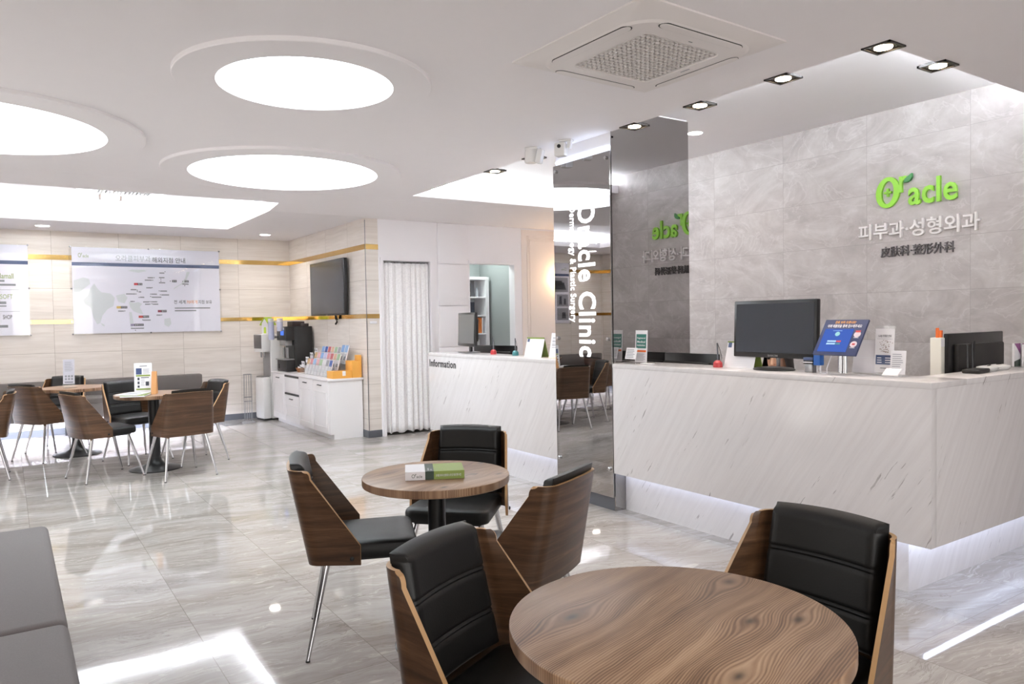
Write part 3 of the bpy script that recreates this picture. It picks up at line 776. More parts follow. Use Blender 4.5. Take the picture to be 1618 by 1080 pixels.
t, F = clear_stand((1.075, 7.96, .7355), -14, .165, .30, 'clear stand with a printed menu sheet on the table with the wooden block', lean=5)
sheet(t, F, -.078, .078, .01, .295)
bars(t, F, [(-.062, -.012, .185, .245)], NAVY, label='navy picture')
bars(t, F, [(-.062, .062, .165, .181), (-.062, .062, .035, .050)], OLIVE, label='olive green bands')
bars(t, F, [(-.03, .035, .262, .268), (-.05, -.032, .13, .155), (-.05, -.032, .092, .118), (-.05, -.032, .058, .08), (-.02, .05, .15, .158), (.02, .05, .075, .115)], INK)
bars(t, F, lines(.0, .06, .24, 8, .007) + lines(-.02, .015, .14, 8, .009), INKG)
t, F = clear_stand((.535, 9.30, .7355), -20, .118, .31, 'clear stand with a grey printed sheet, alone on the farthest table', lean=5)
sheet(t, F, -.055, .055, .045, .305, flat('lilac_grey_print', (206, 205, 216), .4))
bars(t, F, lines(-.04, .045, .28, 12, .009) + [(-.038, -.018, .085, .105), (-.008, .012, .085, .105), (.022, .04, .085, .105), (-.038, -.018, .115, .135), (-.008, .012, .115, .135), (.022, .04, .115, .135)], INKG)
bars(t, F, [(-.042, .042, .058, .066)], INK)
mb = MB().prism([(-.045, 0), (.045, 0), (.03, .215), (.008, .215)], (1.158, 7.87, .736), Vector((.35, .94, 0)), Z, Vector((.94, -.35, 0)), -.022, .022)
# leaning block with slightly tapered outline
tag(mb.build('wooden_block', WOODB), 'tall slanted light wood block beside the display stand on the lounge table', 'wooden block')
def magazine(loc, rz, w, d, h, mat, label, tilt=0):
    t = thing('magazine', label, 'magazine', loc, rz, 'magazines on the lounge table')
    MB().bx(-w/2, w/2, -d/2, d/2, 0, h, .001).build('pages', PAPER, t)
    MB().bx(-w/2-.001, w/2+.001, -d/2-.001, d/2, h, h+.0015).build('cover', mat, t)
    mb = MB()
    for i in range(3): mb.bx(-w*.3, w*.2+i*.01, -d*.3+i*.05, -d*.3+i*.05+.018, h+.0015, h+.002)
    mb.build('print', INK, t); return t
magazine((.985, 7.78, .7355), -20, .21, .28, .012, OLIVE, 'green magazine underneath on the lounge table with the wooden block')
magazine((.965, 7.795, .7495), -34, .20, .27, .008, PAPER, 'white magazine on top of the green one on the lounge table')

# ------------------------------------------------------------------ benches
def back_bench():
    t = thing('wall_bench', 'long grey upholstered bench with backrest, lit from below, along the cream wall', 'bench', (0, 0, 0))
    x0, x1 = -2.45, 2.25
    MB().bx(x0, x1, 10.62, 11.12, .42, .50, .02, seg=3).build('seat', DGREYF, t)
    mb = MB().bx(x0, x1, 10.615, 10.64, .257, .43, .004).bx(x1-.025, x1, 10.64, 11.2, .257, .43, .004); mb.build('front_apron', DGREYF, t)
    MB().bx(x0, x1-.025, 10.64, 11.2, .30, .42).build('under_board', PANEL, t)
    MB().bx(x0, x1, 11.10, 11.235, .46, .70, .018, seg=3).build('backrest', DGREYF, t)
    MB().bx(x0+.02, x1-.04, 10.73, 10.76, .277, .284).build('light_strip', EBENCH, t)
    for x in (-2.2, -.8, .6, 2.0): MB().bx(x-.02, x+.02, 11.1, 11.16, 0, .30).build('leg', IRON, t)
back_bench()
def near_bench(y0, y1, label):
    t = thing('upholstered_bench', label, 'bench', (-.16, (y0+y1)/2, 0), 0, 'grey bench seats at the left')
    h = (y1-y0)/2
    MB().bx(-.31, .295, -h, h, .30, .455, .03, seg=4).build('cushion', GREYF, t)
    MB().bx(-.27, .25, -h+.01, h-.01, .06, .30).build('base', DGREYF, t)
    for sx in (-.24, .22):
        for sy in (-h+.08, h-.08): MB().cyl((sx, sy, 0), .02, .06, 12).build('foot', IRON, t)
near_bench(2.785, 4.20, 'flat grey bench seat farther from the camera, at the left edge')
near_bench(1.35, 2.78, 'flat grey bench seat nearest the camera, in the lower left corner')

# ------------------------------------------------------------------ television, posters
def tv():
    t = thing('television', 'large dark flat television mounted on the cream stone wall', 'television', (3.50, 9.47, 1.835), -90)
    MB().box((0, 0, 0), (1.235, .05, .71), None, .006).build('housing', BLACKP, t)
    MB().bx(-.606, .606, -.0265, -.0255, -.335, .345).build('screen', flat('television_screen', (44, 50, 60), .2), t)
    MB().bx(-.2, .2, .02, .06, -.2, .2).build('wall_mount', BLACKM, t)
    mb = MB(); mb.tube([(.18, .02, -.34), (.17, .03, -.40), (.2, .035, -.44), (.16, .03, -.47)], .012, 8); mb.tube([(.2, .02, -.35), (.23, .03, -.41), (.22, .03, -.45)], .008, 8)
    mb.build('cable', BLACKM, t)
    MB().bx(-.03, .03, -.03, -.025, -.354, -.345).build('badge', STEEL, t)
tv()
KX = 1.0126
def poster(x0, x1, label):
    z0, z1 = 1.4+(1.297-1.4)*KX, 1.4+(2.41-1.4)*KX; w, h = x1-x0, z1-z0
    t = thing('wall_poster', label, 'poster', (x0, YP-.03, z0), 0, 'posters on the cream stone wall')
    MB().bx(0, w, -.002, .004, 0, h).build('sheet', POSTER, t)
    MB().bx(-.03, w+.012, -.010, -.004, -.012, h+.01).build('acrylic_cover', ACR, t)
    for x in (-.012, w/2, w+.004):
        for z in (-.004, h*.52, h+.002):
            if x == w/2 and abs(z-h*.52) < .01: continue
            MB().lathe([(.011, 0), (.011, .022), (.008, .026)], (x, .012, z), 14, (pi/2, 0, 0)).build('standoff_bolt', STEEL, t)
    F = dict(o=(0, -.0025, 0), r=X, u=Z, n=-Y)
    bars(t, F, [(0, w, h*.785, h*.825)], NAVY, 0, 'navy_band', 'navy band')
    return t, F, w, h
def small_logo(t, F, x, y, s, mat):
    txt(t, F, 'O', (x, x+.62*s, y, y+s), mat, 0, 0, 'logo_lettering'); txt(t, F, 'r', (x+.68*s, x+.95*s, y+.55*s, y+1.05*s), mat, 0, 0, 'logo_lettering')
    txt(t, F, 'acle', (x+.95*s, x+2.2*s, y, y+.75*s), mat, 0, 0, 'logo_lettering')
t, F, w, h = poster(.715*KX, 2.51*KX, 'wide white map poster with navy band, nearer the television')
U = lambda cx: (cx-90)/1432*w
V = lambda cy: (900-cy)/(900-86)*h
small_logo(t, F, U(148), V(182), .055, OLIVE)
txt(t, F, '오라클피부과', (U(488), U(822), V(210), V(152)), INKG, 0, .0)
txt(t, F, '해외지점 안내', (U(838), U(1168), V(216), V(162)), INK, 0, .012)
M1 = [[(285, 425), (310, 470), (350, 510), (430, 520), (470, 560), (455, 640), (400, 670), (350, 730), (330, 800), (300, 815), (265, 740), (245, 650), (195, 620), (180, 580), (225, 540), (250, 470)],
      [(100, 400), (190, 370), (240, 385), (250, 430), (200, 470), (150, 510), (100, 510)], [(480, 540), (560, 522), (590, 560), (560, 615), (500, 600)], [(600, 600), (650, 612), (690, 602), (728, 620), (704, 650), (736, 722), (690, 712), (640, 690), (610, 650)],
      [(600, 300), (700, 318), (780, 300), (760, 288), (640, 288)], [(1040, 480), (1100, 440), (1160, 415), (1190, 350), (1215, 300), (1180, 300), (1165, 360), (1120, 420), (1050, 460)],
      [(940, 770), (1000, 760), (1010, 820), (980, 850), (940, 830)], [(600, 700), (625, 700), (640, 800), (620, 870), (605, 800)], [(330, 800), (365, 815), (370, 835), (350, 830)]]
mb = MB()
for p in M1: mb.prism([(U(a), V(b)) for a, b in p], d0=0, d1=.0004, **F)
mb.build('map_print', MAPG, t)
flags = [(655, 690, 735, 428, '중국', (196, 58, 66)), (1030, 1030, 1076, 395, '한국', None), (1156, 1156, 1198, 396, '일본', None), (484, 524, 584, 653, '미얀마', (212, 178, 96)),
         (878, 912, 966, 693, '필리핀', (150, 60, 84)), (690, 730, 790, 746, '베트남', (206, 70, 62)), (610, 646, 736, 825, '말레이시아', (150, 140, 170))]
for a, m, b, cy, s, c in flags:
    if c: bars(t, F, [(U(a), U(m), V(cy+11), V(cy-11))], flat('flag_%d' % a, c, .4), .0004, 'flag_mark')
    bars(t, F, [(U(m), U(b), V(cy+11), V(cy-11))], INK, .0004, 'name_box')
    txt(t, F, s, (U(m+5), U(b-5), V(cy+8), V(cy-8)), PAPER, .0012, 0, 'place_lettering', .0003)
dots = [(962, 302), (852, 363), (838, 388), (918, 377), (918, 397), (1012, 395), (1137, 396), (1157, 439), (830, 462), (685, 487), (685, 500), (898, 493), (672, 524), (812, 525), (908, 531), (812, 548), (700, 558), (652, 596), (797, 600), (812, 600), (804, 623), (822, 620), (560, 688), (916, 730), (728, 777), (655, 877)]
bars(t, F, [(U(a-4), U(a+4), V(b+4), V(b-4)) for a, b in dots], INK, .0004, 'map_dot')
lab = [(905, 955, 316), (788, 842, 364), (760, 828, 388), (900, 955, 361), (898, 960, 412), (1132, 1196, 423), (772, 824, 463), (622, 676, 482), (697, 722, 503), (908, 975, 494), (577, 664, 524), (820, 875, 525), (918, 995, 532), (822, 918, 555), (708, 750, 556), (615, 645, 596), (737, 792, 601), (820, 875, 600), (755, 798, 624), (830, 885, 624), (497, 552, 689), (864, 908, 731), (732, 805, 779), (612, 738, 858)]
bars(t, F, [(U(a), U(b), V(c+6), V(c-5)) for a, b, c in lab], INKG, .0004, 'small_print')
txt(t, F, '전 세계', (U(1042), U(1160), V(622), V(584)), INK, 0, .008)
txt(t, F, '70여개', (U(1170), U(1282), V(622), V(584)), flat('orange_ink', (226, 150, 96), .4), 0, .008)
txt(t, F, '지점 보유', (U(1292), U(1436), V(622), V(584)), INK, 0, .008)
bars(t, F, [(U(1048), U(1415), V(670), V(658)), (U(1048), U(1268), V(696), V(684))], INKG, .0004, 'small_print')
t, F, w, h = poster(-1.75, .245*KX, 'white brand poster with green and grey lettering, cut by the left photo edge')
small_logo(t, F, .06, h*.88, .055, OLIVE)
c0 = -.0  # right-hand column of brand names
PX = lambda px: w + (px-46)/540*1.1*.93
ZZ = lambda px: h*(1-(px-388)/139)
txt(t, F, 'Hlamall', (w-.34, w-.155, ZZ(440), ZZ(432)), OLIVE, 0, .012); txt(t, F, 'SOFT', (w-.30, w-.17, ZZ(471), ZZ(464)), OLIVE, 0, .0)
txt(t, F, 'SHOP', (w-.28, w-.185, ZZ(502), ZZ(495.5)), INK, 0, .012)
bars(t, F, [(w-.45, w-.135, ZZ(451), ZZ(448)), (w-.38, w-.25, ZZ(445), ZZ(442)), (w-.38, w-.24, ZZ(479), ZZ(475)), (w-.4, w-.24, ZZ(483), ZZ(481)), (w-.35, w-.23, ZZ(515), ZZ(511)), (w-.45, w-.1, ZZ(490.5), ZZ(490)), (w-.45, w-.1, ZZ(457.5), ZZ(457))], INKG, 0, 'small_print')
bars(t, F, [(.03, .62, h*.52, h*.76), (.03, .30, h*.28, h*.48), (.34, .62, h*.28, h*.48), (.03, .30, h*.05, h*.25), (.34, .62, h*.05, h*.25)], flat('photo_grey', (150, 150, 158), .3), 0, 'product_photo')
mb = MB()
for x, z, ww, hh in ((.08, h*.56, .42, h*.12), (.15, h*.63, .28, h*.08), (.08, h*.31, .06, h*.1), (.18, h*.31, .07, h*.14), (.40, h*.32, .08, h*.12), (.52, h*.31, .06, h*.1), (.09, h*.08, .1, h*.1), (.42, h*.08, .12, h*.13)):
    mb.prism([(x, z), (x+ww, z), (x+ww*.85, z+hh), (x+ww*.1, z+hh)], d0=.0008, d1=.0014, **F)
mb.build('product_shape', INK, t)

# ------------------------------------------------------------------ cabinet run and what stands on it
def shaker(mb, y0, y1, z0, z1, xf):
    mb.bx(xf-.018, xf, y0, y1, z0, z1, .002)
def cabinet(y0, y1, kind, label):
    t = thing('base_cabinet', label, 'cabinet', (0, 0, 0), 0, 'white base cabinets below the television')
    xf = 3.13
    MB().bx(xf, 3.545, y0+.002, y1-.002, .06, .695).build('body', LACQ, t)
    MB().bx(xf+.05, 3.545, y0+.004, y1-.004, 0, .06).build('plinth', LACQ, t)
    def door(a, b, z0, z1, hz, nm='door'):
        mb = MB(); mb.bx(xf-.018, xf-.001, a, b, z0, z1, .002)
        if z1-z0 > .3:
            for q in ((a+.06, b-.06, z1-.14, z1-.128), (a+.06, b-.06, z0+.065, z0+.077), (a+.06, a+.072, z0+.065, z1-.128), (b-.072, b-.06, z0+.065, z1-.128)):
                mb.bx(xf-.024, xf-.017, *q, .002)
        d = mb.build(nm, LACQ, t); c = (a+b)/2
        if hz: MB().tube([(xf-.018, c-.05, hz), (xf-.04, c-.04, hz+.004), (xf-.044, c, hz+.008), (xf-.04, c+.04, hz+.004), (xf-.018, c+.05, hz)], .006, 8).build('handle', IRON, d)
    if kind == 'single': door(y0+.003, y1-.003, .07, .69, .635)
    elif kind == 'drawers':
        MB().bx(xf-.02, xf, y0+.01, y1-.01, .665, .69).build('dark_slot', IRON, t)
        door(y0+.006, y1-.006, .455, .662, None, 'drawer')
        MB().bx(xf-.022, xf, y0+.01, y1-.01, .43, .452).build('dark_slot', IRON, t)
        door(y0+.003, y1-.003, .07, .425, .375)
    return t
cabinet(10.17, 10.72, 'single', 'white base cabinet with one door, beside the water dispenser')
cabinet(9.58, 10.17, 'drawers', 'white base cabinet with dark slots and a drawer, second from the water dispenser')
cabinet(9.04, 9.58, 'single', 'white base cabinet with one door, third from the water dispenser')
cabinet(8.51, 9.04, 'single', 'white base cabinet with one door, at the end nearest the curtain')
tag(MB().bx(3.10, 3.555, 8.49, 10.73, .695, .72, .003).build('cabinet_worktop', LACQ), 'white worktop lying over the white base cabinets', 'worktop')
ZW = .7205
def dispenser():
    t = thing('water_dispenser', 'tall white water dispenser in the corner beside the white cabinets', 'water dispenser', (3.14, 10.975, 0), -90+8)
    # local front -Y
    mb = MB(); mb.bx(-.14, .14, -.03, .16, .02, 1.235, .012); mb.bx(-.14, .14, -.16, -.03, .98, 1.235, .012); mb.bx(-.14, .14, -.16, -.03, .02, .62, .03)
    mb.build('body', GLOSSW, t)
    MB().bx(-.12, .12, -.034, -.03, .63, .97).build('recess', GREYP, t)
    MB().bx(-.125, .125, -.164, -.159, 1.03, 1.225, .002).build('control_panel', flat('dark_grey_plastic', (92, 88, 88), .35), t)
    for x in (-.05, .05): MB().rod((x, -.09, .90), (x, -.09, .985), .012, .016).build('tap', CHROME, t)
    MB().bx(-.1, .1, -.15, -.04, .618, .63, .003).build('drip_tray', STEEL, t)
    MB().bx(-.13, .13, -.14, .15, 0, .02).build('base', BLACKM, t)
dispenser()
def house():
    t = thing('house_box', 'small white house-shaped box with lime green roof on the water dispenser', 'box', (3.14, 10.975, 1.2355), -60)
    MB().prism([(-.06, 0), (.06, 0), (.06, .16), (0, .235), (-.06, .16)], (0, .06, 0), X, Z, -Y, 0, .12).build('walls', PAPER, t)
    mb = MB()
    for sx in (-1, 1): mb.prism([(0, .245), (sx*.085, .138), (sx*.085, .126), (0, .233)], (0, .075, 0), X, Z, -Y, 0, .15)
    mb.build('roof', LIME, t)
    arch = [(-.022, 0.01), (.022, 0.01), (.022, .08)] + [(.022*cos(q), .08+.022*sin(q)) for q in [pi*i/8 for i in range(1, 8)]] + [(-.022, .08)]
    MB().prism(arch, (0, -.06, 0), X, Z, -Y, 0, .001).build('green_door', LIME, t)
house()
def coffee():
    global CM
    t = thing('coffee_machine', 'black coffee vending machine standing on the white worktop', 'coffee machine', (3.36, 10.42, ZW), -90)
    CM = t
    # local front -Y => world -X ; local X => world -Y
    mb = MB(); mb.bx(-.21, .21, -.08, .17, .0, .62, .008); mb.bx(-.21, .21, -.2, -.08, .0, .16, .006); mb.bx(-.21, .21, -.2, -.08, .43, .62, .006)
    mb.build('body', BLACKM, t)
    MB().bx(-.19, .19, -.085, -.08, .165, .425).build('recess', IRON, t)
    MB().bx(-.19, .19, -.23, -.08, .16, .175, .003).build('drip_tray', GREYP, t)
    MB().bx(-.02, .12, -.206, -.2, .5, .60, .003).build('display', emit('coffee_display', (90, 130, 230), .4), t)
    for x in (.06, .12, -.05): MB().rod((x, -.15, .185), (x, -.15, .33), .016, .016).build('dispense_tube', STEEL, t)
    MB().bx(-.1, .16, -.19, -.1, .36, .43, .004).build('nozzle_block', GREYP, t)
    MB().bx(-.19, -.12, -.206, -.2, .03, .1).build('coin_slot', IRON, t)
coffee()
def cup_tower(x, y, z0, z1):
    h = z1-z0; o = (x, y, z0)
    tw = MB().lathe([(.036, .0), (.04, .02), (.04, h-.05)], o, n=24).build('cup_tower', CUPS, CM)
    for k in range(3): MB().lathe([(.037, h-.05+k*.016), (.043, h-.036+k*.016)], o, n=24).build('paper_cup', PAPER, tw)
    MB().bx(x-.012, x+.012, y+.03, y+.12, z0+.02, z0+.05).build('holder_arm', CHROME, tw)
# machine-local: -Y is the front, +X toward the camera side
cup_tower(-.13, -.30, 1.16-ZW, 1.46-ZW)
cup_tower(.15, -.26, 1.28-ZW, 1.46-ZW)
DBROWN = flat('dark_brown_card', (58, 46, 44), .5, vary=.15)
tag(MB().box((3.37, 10.42, ZW+.62+.036), (.18, .17, .07), (0, 0, .1), .003).build('storage_box', DBROWN), 'larger dark brown box on top of the coffee machine', 'box', 'boxes on the coffee machine')
tag(MB().box((3.44, 10.27, ZW+.62+.021), (.10, .09, .04), (0, 0, -.1), .003).build('storage_box', DBROWN), 'smaller dark box on top of the coffee machine', 'box', 'boxes on the coffee machine')
def basket():
    t = thing('wicker_basket', 'small brown wicker basket with white packets before the coffee machine', 'basket', (3.30, 10.02, ZW))
    MB().lathe([(.05, 0), (.075, .055), (.08, .06), (.07, .057), (.045, .01)], n=20).build('weave', WICKER, t)
    for i in range(9):
        a = i*2.4; tag(MB().box((3.30+.04*cos(a)*(i % 3)/1.5, 10.02+.04*sin(a)*(i % 3)/1.5, ZW+.055+.012*(i % 4)), (.04, .028, .012), (.5*sin(a), .4*cos(a), a), .003).build('sugar_packet', PAPER), 'white packet heaped in the wicker basket', 'packet', 'white packets in the wicker basket')
basket()
t = thing('paper_cup', 'plain white paper cup between the wicker basket and the leaflet rack', 'cup', (3.33, 9.87, ZW))
MB().lathe([(.028, 0), (.04, .095), (.042, .098), (.038, .095), (.026, .004)], n=24).build('wall', PAPER, t)
# leaflet rack: three stepped rows, eight pockets
def rack():
    t = thing('leaflet_rack', 'clear stepped leaflet rack full of colourful leaflets on the white worktop', 'leaflet rack', (3.38, 9.22, ZW))
    y0, y1 = -.46, .46; mb = MB()
    for k in range(3):
        x = -.16+.1*k; z = .0+.075*k
        mb.prism([(y0, 0), (y1, 0), (y1, .15), (y0, .15)], (x, 0, z+.002), -Y, Vector((.26, 0, .965)), Vector((-.965, 0, .26)), 0, .003)
        mb.bx(x, x+.05, y0, y1, z, z+.003)
        mb.bx(x+.047, x+.05, y0, y1, 0, z+.003)
        for j in range(9): yy = y0+(y1-y0)*j/8; mb.bx(x-.004, x+.05, yy-.0015, yy+.0015, z+.003, z+.06)
    mb.build('holder', ACR, t)
    pal = {'tan': (196, 164, 120), 'pink': (214, 140, 146), 'pale blue': (150, 182, 216), 'lilac': (190, 190, 220), 'pale green': (166, 196, 158), 'white': (228, 226, 228), 'deep blue': (70, 104, 176), 'rose': (212, 158, 160), 'sky blue': (124, 164, 212), 'peach': (218, 180, 150), 'grey': (160, 160, 166), 'red': (190, 96, 98)}
    rows = [['tan', 'pink', 'pale blue', 'rose', 'pale green', 'white', 'grey', 'deep blue'], ['tan', 'rose', 'sky blue', 'lilac', 'pink', 'red', 'peach', 'pale green'], ['sky blue', 'deep blue', 'red', 'peach', 'pale green', 'grey', 'sky blue', 'pale blue']]
    pitch = (y1-y0)/8; seen = {}
    names = ['front', 'middle', 'back']
    for k, cols in enumerate(rows):
        tot = {c: cols.count(c) for c in cols}
        for j, c in enumerate(cols):
            seen[(k, c)] = seen.get((k, c), 0)+1
            lab_ = '%s leaflet, %s row of the clear rack' % (c, names[k])
            if j == 0: lab_ += ', by the paper cup'
            elif j == 7: lab_ += ', by the orange holder'
            elif tot[c] > 1: lab_ += ', between its neighbours of other colours'
            x = 3.38-.155+.1*k+.002; yc = 9.22+y1-pitch*(j+.5); z = ZW+.006+.075*k
            hh = .205 + (.03 if (k == 2 and j in (6, 7)) else 0)
            lf = thing('leaflet', lab_, 'leaflet', (x, yc, z), 0, 'leaflets in the clear counter rack')
            G = dict(o=(0, 0, 0), r=-Y, u=Vector((.26, 0, .965)), n=Vector((-.965, 0, .26)))
            MB().prism([(-.047, 0), (.047, 0), (.047, hh), (-.047, hh)], d0=-.012, d1=-.001, **G).build('pages', PAPER, lf)
            m = flat('leaflet_'+c.replace(' ', '_'), pal[c], .4)
            top = MB().prism([(-.047, hh*.62), (.047, hh*.62), (.047, hh), (-.047, hh)], d0=-.001, d1=0., **G).build('cover_band', m, lf)
            mb = MB()
            for (a, b, c0, c1) in ((-.035, .03, .5, .515), (-.035, .01, .45, .46), (-.03, .03, .2, .4), (-.035, .02, .1, .11)):
                mb.prism([(a, hh*c0), (b, hh*c0), (b, hh*c1), (a, hh*c1)], d0=-.001, d1=-.0004, **G)
            mb.build('print', INKG if k else MAPG, lf)
rack()
def card_rack():
    t = thing('card_rack', 'narrow tiered clear rack of black and white cards, left of the leaflets', 'card rack', (3.34, 9.765, ZW))
    mb = MB()
    for k in range(4): mb.bx(-.12+.06*k, -.075+.06*k, -.06, .06, 0, .085+.055*k)
    mb.build('holder', ACR, t)
    for k in range(4):
        for s in (-1, 1):
            c = thing('name_card', 'black and white card in the narrow tiered rack', 'card', (3.34-.10+.06*k, 9.765+s*.03, ZW+.05+.055*k), 0, 'cards in the narrow tiered rack')
            MB().bx(-.004, .004, -.024, .024, 0, .075).build('paper', PAPER, c)
            MB().bx(-.0048, -.004, -.014, .014, .035, .06).build('print', INK, c)
            c.location.z = ZW+.086+.055*k
card_rack()
def orange_holder():
    t = thing('leaflet_holder', 'bright orange cardboard holder at the curtain end of the white worktop', 'holder', (3.40, 8.62, ZW))
    mb = MB(); mb.bx(-.22, .02, -.10, .10, 0, .085, .002)
    mb.build('low_tray', OCARD, t)
    MB().bx(.02, .14, -.11, .10, 0, .20, .002).build('tall_box', OCARD, t)
    MB().bx(.09, .14, -.11, -.02, .20, .27, .002).build('back_flap', OCARD, t)
    MB().bx(-.10, -.06, -.101, -.1005, .03, .086).build('white_label', PAPER, t)
orange_holder()
def wire_stand():
    t = thing('wire_stand', 'empty slim grey wire stand on the floor beside the water dispenser', 'wire stand', (2.78, 10.78, 0))
    mb = MB(); R = .055
    for z in (.03, .30, .36, .68):
        mb.tube([(R*cos(q), R*sin(q), z) for q in [2*pi*i/20 for i in range(21)]], .0035, 6)
    mb.build('ring', STEEL, t)
    for i in range(6): q = 2*pi*i/6; MB().rod((R*cos(q), R*sin(q), .02), (R*cos(q), R*sin(q), .68), .0035, .0035, 6).build('upright', STEEL, t)
    MB().lathe([(.09, 0), (.09, .012), (.06, .022)], n=24).build('base', GREYP, t)
wire_stand()
def curtain():
    t = thing('curtain', 'white floor-length patterned curtain closing the opening beside the cream wall', 'curtain', (0, YD+.02, 0))
    x0, x1 = 3.79, 4.405; mb = MB(); nx = 160
    def pt(u, v):
        x = x0+(x1-x0)*u; amp = .006+.010*(1-v)**.7
        ph = 2*pi*(u*7.2+.30*sin(2*pi*u*1.3))
        return Vector((x+.004*sin(ph*2)*(1-v), amp*sin(ph)+.002*sin(ph*2.7+1), .03+.012*sin(ph*.7)*(1-v)+(2.10-.03)*v))
    mb.grid(pt, nx, 26); o = mb.build('cloth', CURT, t, 80)
    md = o.modifiers.new('s', 'SOLIDIFY'); md.thickness = .003
    MB().bx(x0-.01, x1+.003, -.01, .012, 2.112, 2.13).build('rail', STEEL, t)
    for i in range(14): MB().bx(x0+.02+i*.045, x0+.026+i*.045, -.004, .004, 2.095, 2.113).build('hook', STEEL, t)
curtain()

# ------------------------------------------------------------------ bookcase in the store room
def bookcase():
    x0, x1, y0, y1 = 5.02, 5.70, 9.02, 9.34
    t = thing('bookcase', 'white open bookcase seen through the doorway behind the information counter', 'bookcase', (0, 0, 0))
    zs = [.06, .5, .95, 1.20, 1.455, 1.715]
    MB().bx(x0, x0+.03, y0, y1, 0, 1.97).build('side_panel', PANEL, t); MB().bx(x1-.055, x1, y0, y1, 0, 1.97).build('side_panel', PANEL, t)
    MB().bx(x0, x1-.05, y1-.01, y1, 0, 1.97).build('back_panel', flat('bookcase_back', (170, 172, 176), .6), t)
    for z in zs: MB().bx(x0+.03, x1-.055, y0+.002, y1-.01, z-.02, z).build('shelf', PANEL, t)
    MB().bx(x0, x1, y0-.005, y1, 1.955, 1.995).build('top', PANEL, t)
    def item(name, lab_, cat, b, mat): return tag(MB().bx(*b, .002).build(name, mat), lab_, cat)
    yy = 9.12
    o = thing('picture_board', 'black and white picture board on the top bookcase shelf', 'picture', (5.36, yy, 1.7155))
    MB().bx(-.1, .1, 0, .02, 0, .19, .002).build('board', BLACKM, o); MB().bx(-.09, .09, -.001, 0, .02, .07).build('white_band', PAPER, o)
    o = thing('bottle', 'small pale bottle beside the picture board on the bookcase', 'bottle', (5.56, yy, 1.7155)); MB().lathe([(.02, 0), (.02, .09), (.008, .11), (.008, .13)], n=16).build('glass', flat('pale_bottle', (186, 188, 194), .2), o)
    o = thing('flower_vase', 'dark vase with a dried red flower on the bookcase', 'vase', (5.31, yy, 1.4555)); MB().lathe([(.025, 0), (.035, .05), (.02, .08), (.022, .09)], n=18).build('vase_body', INK, o); MB().lathe([(0, .08), (.045, .11), (.05, .15), (.03, .18), (0, .19)], n=14).build('flower_head', flat('dried_red', (116, 60, 56), .8, vary=.3), o)
    item('picture_box', 'tall black box with a grey figure on the bookcase', 'box', (5.43, 5.52, yy, yy+.06, 1.4555, 1.64), INK)
    item('orange_folder', 'orange folder standing upright on the bookcase', 'folder', (5.50, 5.59, 9.05, 9.28, 1.2005, 1.42), flat('orange_folder_card', (196, 112, 52), .6))
    item('white_folder', 'white folder standing right of the orange one on the bookcase', 'folder', (5.595, 5.615, 9.05, 9.28, 1.2005, 1.42), PAPER)
    item('grey_folder', 'pale grey file left of the orange folder on the bookcase', 'folder', (5.36, 5.47, 9.06, 9.28, 1.2005, 1.40), flat('pale_grey_card', (176, 176, 174), .6))
    item('white_box', 'low white box on the lower bookcase shelf', 'box', (5.30, 5.55, 9.05, 9.28, .9505, 1.11), PAPER)
bookcase()
def sconce():
    t = thing('wall_lamp', 'warm glowing wall lamp on the peach panel, half hidden by the pillar', 'wall lamp', (6.43, YD-.02, 1.95))
    MB().bx(-.04, .04, -.0, .014, -.08, .08, .004).build('backplate', GOLD, t)
    MB().lathe([(.045, -.11), (.06, .0), (.045, .11)], (0, -.075, 0), 24, cap=False).build('lamp_shade', ESCONCE, t)
    MB().rod((0, 0, 0), (0, -.06, 0), .008).build('arm', GOLD, t)
sconce()

# ------------------------------------------------------------------ monitors and counter things
def monitor(loc, rz, w, h, zbot, label, screen=SCREEN, tilt=0, base='oval', bz=.02, badge=None, neck=.03):
    """local front -Y; stands at z=0; screen bottom at zbot"""
    t = thing('monitor', label, 'monitor', loc, rz)
    a = radians(tilt); R = Matrix.Translation((0, 0, zbot)) @ Matrix.Rotation(-a, 4, 'X')
    def put(mb): bmesh.ops.transform(mb.bm, matrix=R, verts=mb.bm.verts); return mb
    put(MB().bx(-w/2, w/2, -.012, .018, 0, h, .006)).build('housing', BLACKP, t)
    put(MB().bx(-w/2+.05, w/2-.05, .018, .048, .05, h-.06, .012)).build('rear_cover', BLACKM, t)
    put(MB().bx(-w/2+bz, w/2-bz, -.0135, -.0115, bz*1.5, h-bz)).build('screen', screen, t)
    MB().bx(-neck, neck, .03, .05, .012, zbot+.14, .004).build('stand_neck', STEEL if neck < .02 else BLACKP, t)
    if base == 'oval':
        mb = MB().lathe([(.13, 0), (.13, .006), (.115, .014), (.04, .02)], n=40); bmesh.ops.scale(mb.bm, vec=(1, .78, 1), verts=mb.bm.verts); mb.build('stand_base', BLACKP, t)
    else: MB().bx(-.12, .12, -.06, .1, 0, .012, .004).build('stand_base', STEEL, t)
    if badge:
        mb = MB(); text_bm(mb, badge, (0, -.0125, 0), X, Z, -Y, (-.035, .035, .007, .019), .0006, .01); put(mb).build('badge', GREYP, t, recalc=False)
    return t
monitor((3.80, 2.835, HT+.0005), -90-2, .60, .345, .072, 'large black monitor with dark screen on the reception counter', tilt=2, badge='BAROM', neck=.009)
monitor((4.70, 2.125, .7505), 180, .66, .40, .122, 'black monitor seen from behind at the counter end, above the wireless router', tilt=0)
monitor((4.12, 3.80, .7505), 90, .55, .33, .045, 'black monitor behind the counter, only its top edge showing beside the pillar')
monitor((3.80, 6.44, HT+.0005), -102, .52, .335, .065, 'grey-screened monitor turned sideways on the information counter', SCREENG, base='flat', tilt=2)
